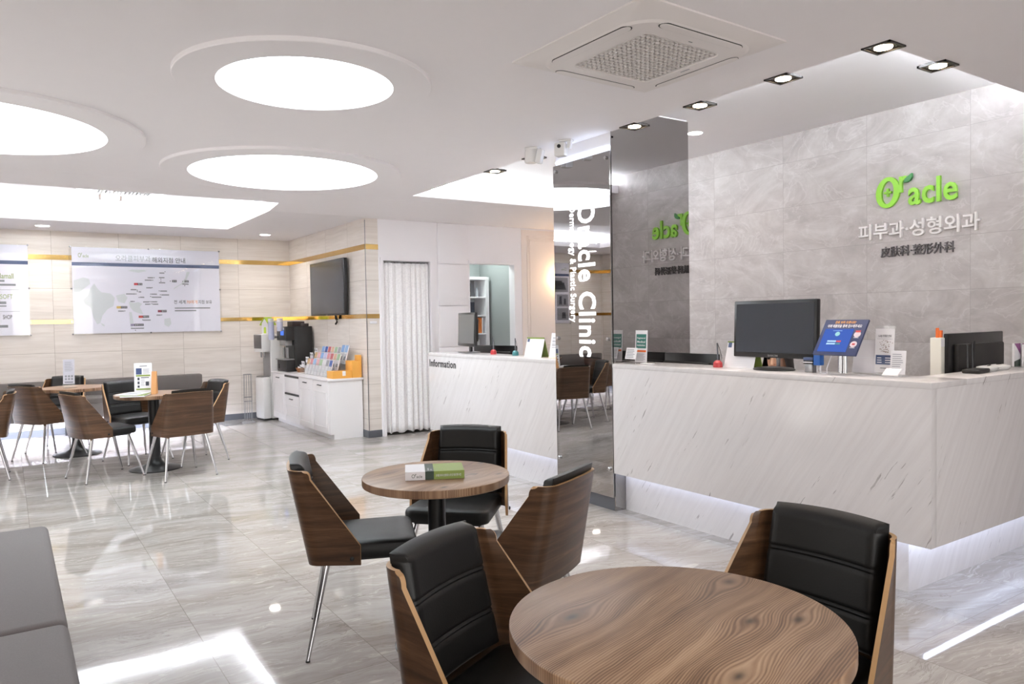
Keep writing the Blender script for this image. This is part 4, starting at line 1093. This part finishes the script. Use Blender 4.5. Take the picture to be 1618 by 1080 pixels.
monitor((4.12, 6.42, .7505), 100, .62, .34, .04, 'black monitor back behind the information counter, beside the doorway')
def pen_stand(loc, mat, label):
    t = thing('pen_stand', label, 'pen stand', loc, 0, 'pen stands on the counters')
    MB().lathe([(.030, 0), (.028, .03), (.018, .042), (.010, .045)], n=20).build('base', mat, t)
    MB().rod((0, 0, .04), (.004, .008, .155), .005, .005, 10).build('pen', flat('pen_grey', (96, 98, 104), .35), t)
    MB().tube([(0, -.02, .03), (0, -.032, .06), (0, -.018, .11), (0, .0, .15)], .0018, 6).build('cord', IRON, t)
pen_stand((3.765, 3.232, HT+.0005), REDP, 'red pen stand with dark pen on the reception counter')
pen_stand((3.795, 5.943, HT+.0005), REDP, 'red pen stand with grey pen on the information counter')
pen_stand((3.795, 5.575, HT+.0005), TEALP, 'teal pen stand with grey pen on the information counter')
def easel_calendar(loc, rz, w, h, label):
    t = thing('desk_calendar', label, 'calendar', loc, rz, 'white desk calendars on the counters')
    for s, m, nm in ((1, PAPER, 'front_sheet'), (-1, OLIVE, 'back_board')):
        MB().prism([(-w/2, 0), (w/2, 0), (w/2, h), (-w/2, h)], (0, -s*.045, 0), X, Vector((0, s*.27, .963)), Vector((0, -s*.963, s*.27)), -.003, 0).build(nm, m, t)
    F = dict(o=(0, -.045, 0), r=X, u=Vector((0, .27, .963)), n=Vector((0, -.963, .27)))
    bars(t, F, [(-w/2+.008, -w/2+.035, h-.04, h-.008)], NAVY, 0, 'corner_mark')
    bars(t, F, lines(-w/2+.01, w/2-.01, h-.05, 9, .013, .001, .05), MAPG, 0)
easel_calendar((3.845, 3.10, HT+.0005), -90, .23, .17, 'white desk calendar with green back left of the large monitor')
easel_calendar((3.755, 5.20, HT+.0005), -84, .22, .175, 'white desk calendar with green back on the information counter')
t, F = clear_stand((3.74, 4.90, HT+.0005), -80, .17, .215, 'clear stand with white sheet on the information counter beside the pillar', lean=12, foot=.09)
sheet(t, F, -.08, .08, .006, .21); bars(t, F, lines(-.06, .06, .17, 3, .03, .006) + lines(-.06, .05, .15, 3, .03, .003), INKG)
# leaflet stands beside the pillar
t, F = clear_stand((3.735, 3.90, HT+.0005), -90, .125, .235, 'upright clear stand with a green and white leaflet beside the mirrored pillar', lean=3, foot=.09)
sheet(t, F, -.06, .06, .004, .232)
bars(t, F, [(-.05, .05, .105, .205)], TEAL, .0048, 'green_panel', 'green panel')
for k, (s, a, b) in enumerate((('Registered', .168, .184), ('Medical', .143, .159), ('Institution', .120, .134))): txt(t, F, s, (-.04, .04, a, b), PAPER, .0056, .006)
bars(t, F, [(-.05, .05, .078, .092)], ORANGE, .0048, 'orange_band', 'orange band'); bars(t, F, lines(-.045, .045, .065, 6, .009), INKG)
t, F = clear_stand((3.655, 3.93, HT+.0005), -90, .12, .115, 'low clear holder with a small white card beside the mirrored pillar', lean=14, foot=.07)
sheet(t, F, -.055, .055, .03, .112); bars(t, F, lines(-.045, .045, .10, 6, .011, .004), INKG)
tag(MB().box((3.69, 3.79, HT+.004), (.05, .09, .006), (0, 0, .2), .001).build('name_card', PAPER), 'flat white card lying on the counter near the pillar', 'card')
# stamp / sanitizer in blue
def blue_stamp():
    t = thing('stamp', 'blue handled stamp with black and white base right of the large monitor', 'stamp', (3.78, 2.565, HT+.0005), -90)
    MB().bx(-.035, .015, -.02, .02, .0, .048, .003).build('base', STEEL, t)
    MB().bx(-.042, .018, -.024, .024, .048, .068, .002).build('collar', BLACKP, t); MB().bx(-.042, .018, -.0245, .0245, .055, .060).build('white_line', PAPER, t)
    MB().bx(-.042, .018, -.024, .024, .068, .085, .002).build('cap', NAVY, t)
    MB().bx(.02, .062, -.02, .02, .042, .125, .004).build('bottle_body', BLUEP, t)
    for x in (.03, .052): MB().rod((x, 0, 0), (x, 0, .045), .003).build('leg', PAPER, t)
blue_stamp()
def kiosk():
    t = thing('tablet_kiosk', 'tilted navy tablet check-in board on a chrome stand on the counter', 'tablet kiosk', (3.72, 2.36, HT+.0005), -90)
    a = radians(35); c = Vector((0, .01, .204))
    F = dict(o=c, r=X, u=Vector((0, sin(a), cos(a))), n=Vector((0, -cos(a), sin(a))))
    w, h = .125, .113
    b = MB().prism([(-w, -h), (w, -h), (w, h), (-w, h)], d0=-.012, d1=0, **F).build('board', KIOSK, t)
    s = MB().prism([(-w+.02, -h+.018), (w-.062, -h+.018), (w-.062, h-.062), (-w+.02, h-.062)], d0=0, d1=.002, **F).build('screen', SCRB, t)
    disc = lambda x, y, r: [(x+r*cos(2*pi*i/20), y+r*sin(2*pi*i/20)) for i in range(20)]
    MB().prism(disc(-.022, .018, .014), d0=.002, d1=.0026, **F).build('emblem', flat('pale_teal', (130, 190, 196), .4), s)
    bars(s, F, [(-.066, -.015, -.034, -.024), (-.066, -.015, -.05, -.040)], LIGHTBLUE, .002, 'entry_field'); bars(s, F, [(-.013, .014, -.034, -.024)], REDP, .002, 'red_button'); bars(s, F, [(-.013, .014, -.05, -.040)], TEALP, .002, 'green_button')
    bars(s, F, lines(-.055, .01, .04, 1, .01, .002), LIGHTBLUE, .002)
    txt(b, F, '진료 보러 오셨나요?', (-.062, .058, h-.026, h-.008), flat('amber_print', (240, 168, 60), .4), 0, .012)
    txt(b, F, '아래 태블릿을 통해 접수해주세요', (-.1, .1, h-.052, h-.032), PAPER, 0, .012)
    for y in (.018, -.045):
        MB().prism(disc(w-.034, y, .019), d0=0, d1=.0008, **F).build('round_picture', flat('pink_white', (220, 206, 214), .4), b)
    bars(b, F, [(w-.048, w-.02, .03, .042), (w-.042, w-.026, -.05, -.04)], REDP, .0008, 'picture_mark'); bars(b, F, [(w-.048, w-.02, -.005, -.002), (w-.048, w-.02, -.069, -.066)], PAPER, .0004, 'small_print')
    for x in (-.016, .012): MB().rod((x, .035, .008), (x, .035, .15), .011, .011, 16).build('stand_post', CHROME, t)
    MB().bx(-.05, .05, -.03, .08, 0, .008, .003).build('stand_base', ACR, t)
    MB().bx(-.035, .03, .015, .06, .14, .16, .003).build('bracket', PAPER, t)
    MB().tube([(-.03, .03, .15), (-.06, .02, .10), (-.075, .0, .03), (-.06, -.02, .006), (-.1, -.03, .006)], .0025, 8).build('cable', PAPER, t)
kiosk()
t, F = clear_stand((3.835, 2.285, HT+.0005), -86, .15, .19, 'empty slanted clear stand behind the tablet kiosk', lean=10, foot=.07)
sheet(t, F, -.068, .068, .006, .185, flat('grey_lilac_sheet', (206, 203, 208), .4)); bars(t, F, lines(-.05, .05, .17, 2, .08, .001), MAPG)
t, F = clear_stand((3.84, 2.18, HT+.0005), -90, .11, .26, 'tall clear stand with a price sheet and navy box right of the tablet', lean=4, foot=.09)
sheet(t, F, -.052, .052, .012, .245); bars(t, F, [(-.046, .046, .055, .105)], NAVY, .0048, 'navy_box', 'navy box')
txt(t, F, '1교실 무통증 안내', (-.034, .034, .20, .213), INK); bars(t, F, [(-.042, .042, .19, .1912)], INKG); bars(t, F, [(-.02, .03, .035, .038)], INK, .0048, 'small_print')
mb = MB()
for i in range(46):
    u_, v_ = random.gauss(0, .02), random.uniform(.118, .182); mb.prism([(u_, v_), (u_+.004, v_), (u_+.004, v_+.003), (u_, v_+.003)], d0=.0048, d1=.0053, **F)
mb.build('map_dot', flat('brown_print', (120, 90, 70), .5), t)
bars(t, F, lines(-.038, -.006, .092, 3, .012, .004) + lines(.006, .038, .092, 3, .012, .004), PAPER, .0055, 'white_print')
t, F = clear_stand((3.80, 2.085, HT+.0005), -90, .085, .135, 'small clear price stand before the tall one on the counter', lean=6, foot=.07)
sheet(t, F, -.04, .04, .01, .132); bars(t, F, lines(-.03, .03, .115, 9, .0105, .003), INKG)
def card_tray():
    t = thing('card_tray', 'low clear card tray near the corner of the counter', 'card tray', (3.715, 2.07, HT+.0005), -90)
    MB().prism([(-.045, 0), (.045, 0), (.045, .07), (-.045, .07)], (0, -.02, .002), X, Vector((0, .8, .6)), Vector((0, -.6, .8)), 0, .004).build('holder', ACR, t)
    MB().prism([(-.04, .008), (.04, .008), (.04, .062), (-.04, .062)], (0, -.02, .002), X, Vector((0, .8, .6)), Vector((0, -.6, .8)), .004, .010).build('card_block', PAPER, t)
card_tray()
def router():
    t = thing('wireless_router', 'black wireless router with three antennas on the counter end', 'router', (4.315, 1.94, HT+.0005), 8)
    MB().bx(-.085, .085, -.045, .045, 0, .022, .008, seg=3).build('body', BLACKM, t)
    for x, h_ in ((-.0, .15), (.10, .16), (.215, .165)):
        MB().rod((x if x < .09 else .08, .04, .015), (x+.01 if x < .09 else .09 + (x-.1)*.35, .045, h_), .0055, .004, 10).build('antenna', BLACKP, t)
router()
def white_dish(loc, rz, label):
    t = thing('card_reader', label, 'card reader', loc, rz, 'white card readers on the counter end')
    mb = MB().lathe([(.055, 0), (.07, .012), (.066, .024), (.03, .030)], n=32); bmesh.ops.scale(mb.bm, vec=(1.15, .75, 1), verts=mb.bm.verts); mb.build('body', GLOSSW, t)
    mb = MB().lathe([(.066, .014), (.0735, .015), (.066, .016)], n=32, cap=False); bmesh.ops.scale(mb.bm, vec=(1.15, .75, 1), verts=mb.bm.verts); mb.build('dark_seam', IRON, t)
    MB().tube([(.03, .0, .028), (.0, -.015, .034), (-.03, -.01, .03)], .003, 6).build('cable', IRON, t)
white_dish((4.475, 1.955, HT+.0005), 10, 'white rounded device next to the wireless router')
white_dish((4.63, 1.965, HT+.0005), -10, 'white rounded device farther from the wireless router')
def pen_holder():
    t = thing('pen_holder', 'pale paper-covered pen holder left of the rear-facing monitor', 'pen holder', (4.36, 2.16, .7505+.20), 0)
    MB().bx(-.03, .03, -.03, .03, 0, .30, .003).build('cup', flat('pale_yellow_paper', (224, 222, 212), .5), t)
    MB().bx(-.03, .03, -.0306, -.03, .25, .295).build('label', PAPER, t)
    for x, h_ in ((-.005, .375), (.02, .36)): tag(MB().rod((4.36+x, 2.16, .7505+.22), (4.36+x*1.6, 2.16, .7505+.18+h_), .009, .009, 12).build('marker', ORANGE), 'orange marker standing in the pale pen holder' , 'marker', 'orange markers in the pale pen holder')
    tag(MB().bx(4.305, 4.415, 2.10, 2.22, .7505, .95, .003).build('paper_box', PANEL), 'white box under the pale pen holder behind the counter', 'box')
pen_holder()
def purple_leaflets():
    t = thing('leaflet_stand', 'clear leaflet stand with pockets at the right photo edge on the counter', 'leaflet stand', (4.96, 1.955, HT+.0005), -10)
    mb = MB(); mb.bx(-.10, .12, -.03, -.027, 0, .06).bx(-.10, .12, .0, .003, 0, .10).bx(-.10, .12, .03, .033, 0, .12).bx(-.10, .12, -.03, .033, 0, .003)
    mb.build('holder', ACR, t)
    PUR = flat('purple_print', (138, 78, 130), .4)
    k = 0
    for x, y, z in ((-.07, .0075, .01), (-.005, .0075, .008), (.06, .0075, .012), (-.03, -.022, .004), (.04, -.022, .004)):
        p = Matrix.Rotation(radians(-10), 4, 'Z') @ Vector((x, y, 0))
        c = thing('leaflet', 'white leaflet with purple corner in the clear stand at the counter end', 'leaflet', (4.96+p.x, 1.955+p.y, HT+.004), -10, 'purple and white leaflets in the counter stand')
        MB().bx(-.028, .028, 0, .012, 0, .125+z).build('pages', PAPER, c)
        MB().prism([(-.028, .125+z), (.028, .125+z), (.028, .07), (.0, .105)], (0, 0, 0), X, Z, -Y, 0, .001).build('purple_corner', PUR, c)
        MB().prism([(-.028, .0), (.028, .0), (.028, .045), (-.028, .03)], (0, 0, 0), X, Z, -Y, 0, .001).build('dark_band', DKGREEN, c)
purple_leaflets()

# ------------------------------------------------------------------ ceiling fittings
def cassette():
    # corners measured: near-left (2.18,3.20), far-left (3.14,3.25), far-right (3.17,2.24)
    t = thing('ceiling_air_conditioner', 'square white cassette air conditioner with honeycomb grille in the ceiling', 'air conditioner', (2.67, 2.735, ZC), 1)
    s = .475
    def rr(a, r, n=8): 
        out = []
        for cx, cy, a0 in ((a-r, a-r, 0), (-a+r, a-r, pi/2), (-a+r, -a+r, pi), (a-r, -a+r, 3*pi/2)): out += [(cx+r*cos(a0+pi/2*i/n), cy+r*sin(a0+pi/2*i/n)) for i in range(n+1)]
        return out
    AC = flat('warm_white_plastic', (230, 225, 223), .45)
    mb = MB(); L = [(rr(s, .004), 0), (rr(s, .004), -.008), (rr(.40, .17), -.034)]
    rg = [[mb.bm.verts.new((x, y, z)) for x, y in p] for p, z in L]; n = len(rg[0])
    for a, b in zip(rg, rg[1:]):
        for i in range(n): mb.bm.faces.new((a[i], a[(i+1) % n], b[(i+1) % n], b[i]))
    mb.build('outer_panel', AC, t, 20)
    mb = MB(); L = [(rr(.40, .17), -.034), (rr(.398, .17), -.036), (rr(.385, .16), -.042), (rr(.262, .05), -.044), (rr(.255, .045), -.038)]
    rg = [[mb.bm.verts.new((x, y, z)) for x, y in p] for p, z in L]
    for a, b in zip(rg, rg[1:]):
        for i in range(n): mb.bm.faces.new((a[i], a[(i+1) % n], b[(i+1) % n], b[i]))
    mb.build('inner_panel', AC, t, 20)
    for k in range(4):   # four louvres with dark slots
        q = k*pi/2; R = Matrix.Rotation(q, 4, 'Z')
        def cap(a, b, n=8): return [(b*0+a-.03+.035*sin(pi*i/n)*1.0, 0) for i in range(0)]
        out = [(-.235, .335), (.235, .335)] + [(.235+.04*sin(pi*i/8), .3625-.0275*cos(pi*i/8)) for i in range(1, 8)] + [(.235, .39), (-.235, .39)] + [(-.235-.04*sin(pi*i/8), .3625+.0275*cos(pi*i/8)) for i in range(1, 8)]
        mb = MB().prism(out, (0, 0, 0), X, Y, Z, -.0435, -.0375); bmesh.ops.transform(mb.bm, matrix=R, verts=mb.bm.verts); mb.build('louvre_gap', IRON, t)
        o2 = [(x*.985, .3645+(y-.3625)*.86) for x, y in out]
        mb = MB().prism(o2, (0, 0, 0), X, Y, Z, -.0465, -.0430); bmesh.ops.transform(mb.bm, matrix=R, verts=mb.bm.verts); mb.build('louvre', AC, t)
    mb = MB(); a = .25; st = .0295; k = int(2*a/st)
    for i in range(k+1):
        p = -a+2*a*i/k; mb.bx(p-.0045, p+.0045, -a, a, -.042, -.03); mb.bx(-a, a, p-.0045, p+.0045, -.042, -.03)
    mb.build('grille', AC, t)
    MB().bx(-a, a, -a, a, -.030, -.026).build('filter_back', flat('filter_grey', (128, 118, 114), .8), t)
    mb = MB(); text_bm(mb, 'carrier', (0, 0, -.0445), -Y, X, -Z, (-.03, .03, .290, .301), .0004, 0)
    bmesh.ops.transform(mb.bm, matrix=Matrix.Rotation(radians(0), 4, 'Z'), verts=mb.bm.verts)
    mb.bm.free()
    mb = MB(); mb.bx(.285, .292, -.03, .03, -.0450, -.0440); mb.bx(-.012, .012, -.295, -.29, -.045, -.044); mb.build('badge', INKG, t)
cassette()
def lamp(parent, e, col, size=110, z=-.02, blend=.8, r=.035):
    l = bpy.data.lights.new('lamp_light', 'SPOT'); l.energy = e; l.color = lin(col)[:3]; l.spot_size = radians(size); l.spot_blend = blend; l.shadow_soft_size = r
    o = bpy.data.objects.new('lamp_light', l); COL.objects.link(o); o.parent = parent; o.location = (0, 0, z)
def spot(x, y, label, z=None):
    z = ZC if z is None else z
    t = thing('recessed_spotlight', label, 'spotlight', (x, y, z), 0, 'square black-rimmed spotlights along the ceiling edge')
    mb = MB(); s = .074
    for a, b, c, d in ((-s, s, -s, -s+.012), (-s, s, s-.012, s), (-s, -s+.012, -s, s), (s-.012, s, -s, s)): mb.bx(a, b, c, d, -.008, .004)
    mb.build('square_trim', flat('dark_trim', (52, 48, 46), .35), t)
    MB().bx(-s+.01, s-.01, -s+.01, s-.01, -.001, .010).build('housing', IRON, t)
    MB().lathe([(.054, -.004), (.058, -.001), (.042, .0)], n=32, cap=False).build('lamp_ring', flat('dark_nickel', (96, 92, 90), .3, 1), t)
    MB().lathe([(.042, -.006), (.042, -.0015)], n=32).build('lamp', ESPOT, t)
    lamp(t, 7, (255, 242, 228))
SP = [(3.645, 2.07, 'spotlight with black square rim at the cove corner above the counter'), (3.635, 2.64, 'spotlight with black square rim, second from the cove corner along the counter'),
      (3.64, 3.25, 'spotlight with black square rim, third from the cove corner along the counter'), (3.64, 3.84, 'spotlight with black square rim just before the mirrored pillar'),
      (3.635, 5.02, 'spotlight with black square rim just past the pillar by the white sensors'), (3.645, 5.63, 'spotlight with black square rim farthest along the cove edge'),
      (4.175, 2.07, 'spotlight with black square rim on the short cove edge, toward the grey wall')]
for s in SP: spot(*s)
def downlight(x, y, z, label, r=.055):
    t = thing('recessed_downlight', label, 'downlight', (x, y, z), 0, 'small round ceiling downlights')
    MB().lathe([(r, -.004), (r+.008, -.003), (r+.009, 0)], n=32, cap=False).build('trim_ring', GLOSSW, t)
    MB().lathe([(r, -.003), (r, -.001)], n=32).build('lamp', EDOWN, t)
    lamp(t, 9 if z < 2.8 else 5, (255, 248, 240), 140)
downlight(4.72, 4.27, ZU, 'round downlight in the raised ceiling between pillar and grey wall', .06)
downlight(.40, 10.72, ZF, 'round downlight in the ceiling edge above the gap between the posters', .075)
downlight(3.02, 10.57, ZF, 'round downlight in the ceiling edge at the television corner', .07)
downlight(-1.9, 10.7, ZF, 'round downlight in the ceiling edge beyond the left photo edge', .07)
def sensors():
    t = thing('ceiling_sensor', 'white motion sensor on the ceiling, left of the pair near the pillar', 'sensor', (3.41, 4.72, ZC), -60, 'white sensors on the ceiling by the pillar')
    MB().bx(-.055, .055, -.04, .04, -.02, 0, .006).build('mount', GLOSSW, t)
    MB().lathe([(.045, -.115), (.05, -.10), (.045, -.02)], (-.02, 0, 0), 20).build('housing', GLOSSW, t)
    MB().box((.06, -.01, -.075), (.05, .06, .11), (0, .25, 0), .012).build('lens_arm', GLOSSW, t)
    t = thing('ceiling_sensor', 'white camera-like sensor with dark lens on the ceiling before the pillar', 'sensor', (3.47, 4.40, ZC), -60, 'white sensors on the ceiling by the pillar')
    MB().bx(-.04, .06, -.03, .03, -.014, 0, .004).build('mount', GLOSSW, t)
    MB().box((.035, 0, -.035), (.03, .035, .06), (0, .2, 0), .006).build('bracket', GLOSSW, t)
    MB().box((-.03, -.01, -.07), (.085, .07, .10), (0, 0, 0), .012).build('housing', GLOSSW, t)
    MB().lathe([(.014, 0), (.014, .006), (.008, .008)], (-.03, -.045, -.05), 16, (pi/2, 0, 0)).build('lens', IRON, t)
sensors()
def back_ac():
    t = thing('ceiling_air_conditioner', 'white cassette air conditioner half hidden in the lounge ceiling cove', 'air conditioner', (1.08, 8.85, 2.86), 0)
    MB().bx(-.42, .42, -.42, .42, -.045, 0, .01).build('outer_panel', GLOSSW, t)
    mb = MB()
    for i in range(14): mb.bx(-.24+i*.037, -.225+i*.037, -.24, .24, -.055, -.045)
    mb.build('grille', GREYP, t)
    t = thing('twin_spotlight', 'white rectangular twin spotlight fitting in the lounge ceiling cove', 'spotlight', (1.0, 9.42, 2.86), 0)
    for x in (-.1, .1): MB().bx(x-.012, x+.012, -.04, .04, -.075, 0, .003).build('side_plate', flat('brown_metal', (110, 96, 92), .4), t)
    MB().bx(-.09, .09, -.045, .045, -.06, 0, .004).build('lamp_body', EDOWN, t)
back_ac()

# ------------------------------------------------------------------ seated person behind the counter
def person():
    t = thing('person', 'person with long black hair sitting behind the counter, hidden by the large monitor', 'person', (4.40, 3.20, 0), 0)
    f = Vector((-.97, -.243, 0)); r = Vector((f.y, -f.x, 0))      # faces along f; r = its right
    def P(a, b, z): return tuple(f*a + r*b + Z*z)
    verts = []; edges = []; rad = []
    def add(p, q, par=None):
        verts.append(p); rad.append(q); i = len(verts)-1
        if par is not None: edges.append((par, i))
        return i
    pel = add(P(0, 0, .50), (.15, .12)); wa = add(P(.02, 0, .62), (.13, .095), pel); chs = add(P(.04, 0, .80), (.15, .10), wa)
    nk = add(P(.06, 0, .93), (.055, .055), chs); hd0 = add(P(.09, 0, 1.00), (.052, .055), nk)
    hd1 = add(P(.115, 0, 1.07), (.072, .085), hd0); hd2 = add(P(.10, 0, 1.145), (.078, .092), hd1); add(P(.085, 0, 1.20), (.055, .065), hd2)
    for s in (-1, 1):
        sh = add(P(.03, s*.17, .87), (.06, .055), chs); el = add(P(.10, s*.22, .66), (.042, .042), sh)
        if s == -1: wr = add(P(.24, -.10, .82), (.028, .026), el); hn = add(P(.22, -.04, .95), (.022, .036), wr)
        else: wr = add(P(.32, .14, .775), (.028, .026), el); hn = add(P(.40, .11, .772), (.036, .018), wr)
        for k in range(4):
            if s == -1: b0 = P(.205+.006*k, -.075+.022*k, .99); b1 = P(.195, -.065+.018*k, 1.03-.006*abs(k-1.5)); b2 = P(.175, -.06+.016*k, 1.05-.006*abs(k-1.5))
            else: b0 = P(.44, .08+.022*k, .775); b1 = P(.475-.005*abs(k-1.5), .078+.022*k, .772); b2 = P(.50-.008*abs(k-1.5), .078+.022*k, .762)
            q = add(b0, (.0095, .0095), hn); q = add(b1, (.0085, .0085), q); add(b2, (.0075, .0075), q)
        th = add(P(.22, -.005, .965) if s == -1 else P(.41, .065, .772), (.011, .011), hn); add(P(.20, .02, 1.0) if s == -1 else P(.445, .045, .768), (.0095, .0095), th)
        hp = add(P(.06, s*.10, .50), (.09, .085), pel); kn = add(P(.44, s*.11, .50), (.062, .062), hp); an = add(P(.42, s*.11, .10), (.04, .04), kn); add(P(.54, s*.12, .045), (.042, .03), an)
    me = bpy.data.meshes.new('body'); me.from_pydata(verts, edges, []); o = bpy.data.objects.new('body', me); COL.objects.link(o)
    o.modifiers.new('skin', 'SKIN'); sv = me.skin_vertices[0].data
    for v, q in zip(sv, rad): v.radius = q
    sv[0].use_root = True
    sub = o.modifiers.new('sub', 'SUBSURF'); sub.levels = 2; sub.render_levels = 2
    bpy.context.view_layer.update()
    m2 = bpy.data.meshes.new_from_object(o.evaluated_get(bpy.context.evaluated_depsgraph_get()))
    bpy.data.objects.remove(o)
    m2.materials.append(SKIN); m2.materials.append(CLOTH)
    for p in m2.polygons:
        p.use_smooth = True; c = p.center; a = c.dot(f)
        p.material_index = 1 if (c.z < .90 and not (a > .21 and c.z > .74)) else 0
    b = bpy.data.objects.new('body', m2); COL.objects.link(b); b.parent = t
    hc = Vector(P(.105, 0, 1.11))
    def at(a, bb, z): return tuple(hc + f*a + r*bb + Z*z)
    mb = MB()      # hair: cap plus long sides
    def hair(u, v):
        q = 2*pi*u; vv = v
        if vv < .45: th_ = vv/.45*pi/2; R = .098*sin(th_)+.001; z = .012+.108*cos(th_)
        else: k = (vv-.45)/.55; R = .098+.022*k+.012*sin(q*7)*k; z = .012-.23*k
        back = cos(q-pi)
        cut = max(0, cos(q))**2.2
        if vv >= .45: z = .012 + .03*cut - .23*((vv-.45)/.55)*(1-min(1, cut*1.6))
        return Vector(at(R*cos(q)*1.06-.012, R*sin(q)*.92, z))
    mb.grid(hair, 41, 22); mb.build('hair', HAIR, t, 80)
    mb = MB()
    for s in (-1, 1): mb.lathe([(0, -.009), (.008, -.005), (.010, 0), (.008, .005), (0, .009)], at(.083, s*.03, -.005), 12)
    mb.build('eyes', IRON, t)
    mb = MB(); mb.prism([(-.011, -.045), (.011, -.045), (.004, .0), (-.004, .0)], hc, r, Z, f, .07, .102); mb.build('nose', SKIN, t)
    mb = MB(); mb.lathe([(0, -.006), (.02, 0), (0, .006)], at(.078, 0, -.065), 14); mb.build('mouth', flat('lips', (178, 92, 88), .5), t)
    # office stool
    t2 = thing('office_chair', 'black office chair under the person behind the counter', 'chair', (4.40, 3.20, 0), 0)
    MB().lathe([(.21, .33), (.23, .345), (.23, .375), (.19, .385)], n=32).build('seat', CLOTH, t2)
    MB().cyl((0, 0, .06), .025, .27, 16).build('gas_post', IRON, t2)
    for k in range(5):
        q = 2*pi*k/5+.3; MB().rod((0, 0, .075), (.26*cos(q), .26*sin(q), .05), .02, .014, 10).build('base_arm', IRON, t2)
        MB().lathe([(.025, -.012), (.025, .012)], (.26*cos(q), .26*sin(q), .025), 14, (pi/2, 0, q)).build('caster', IRON, t2)
person()
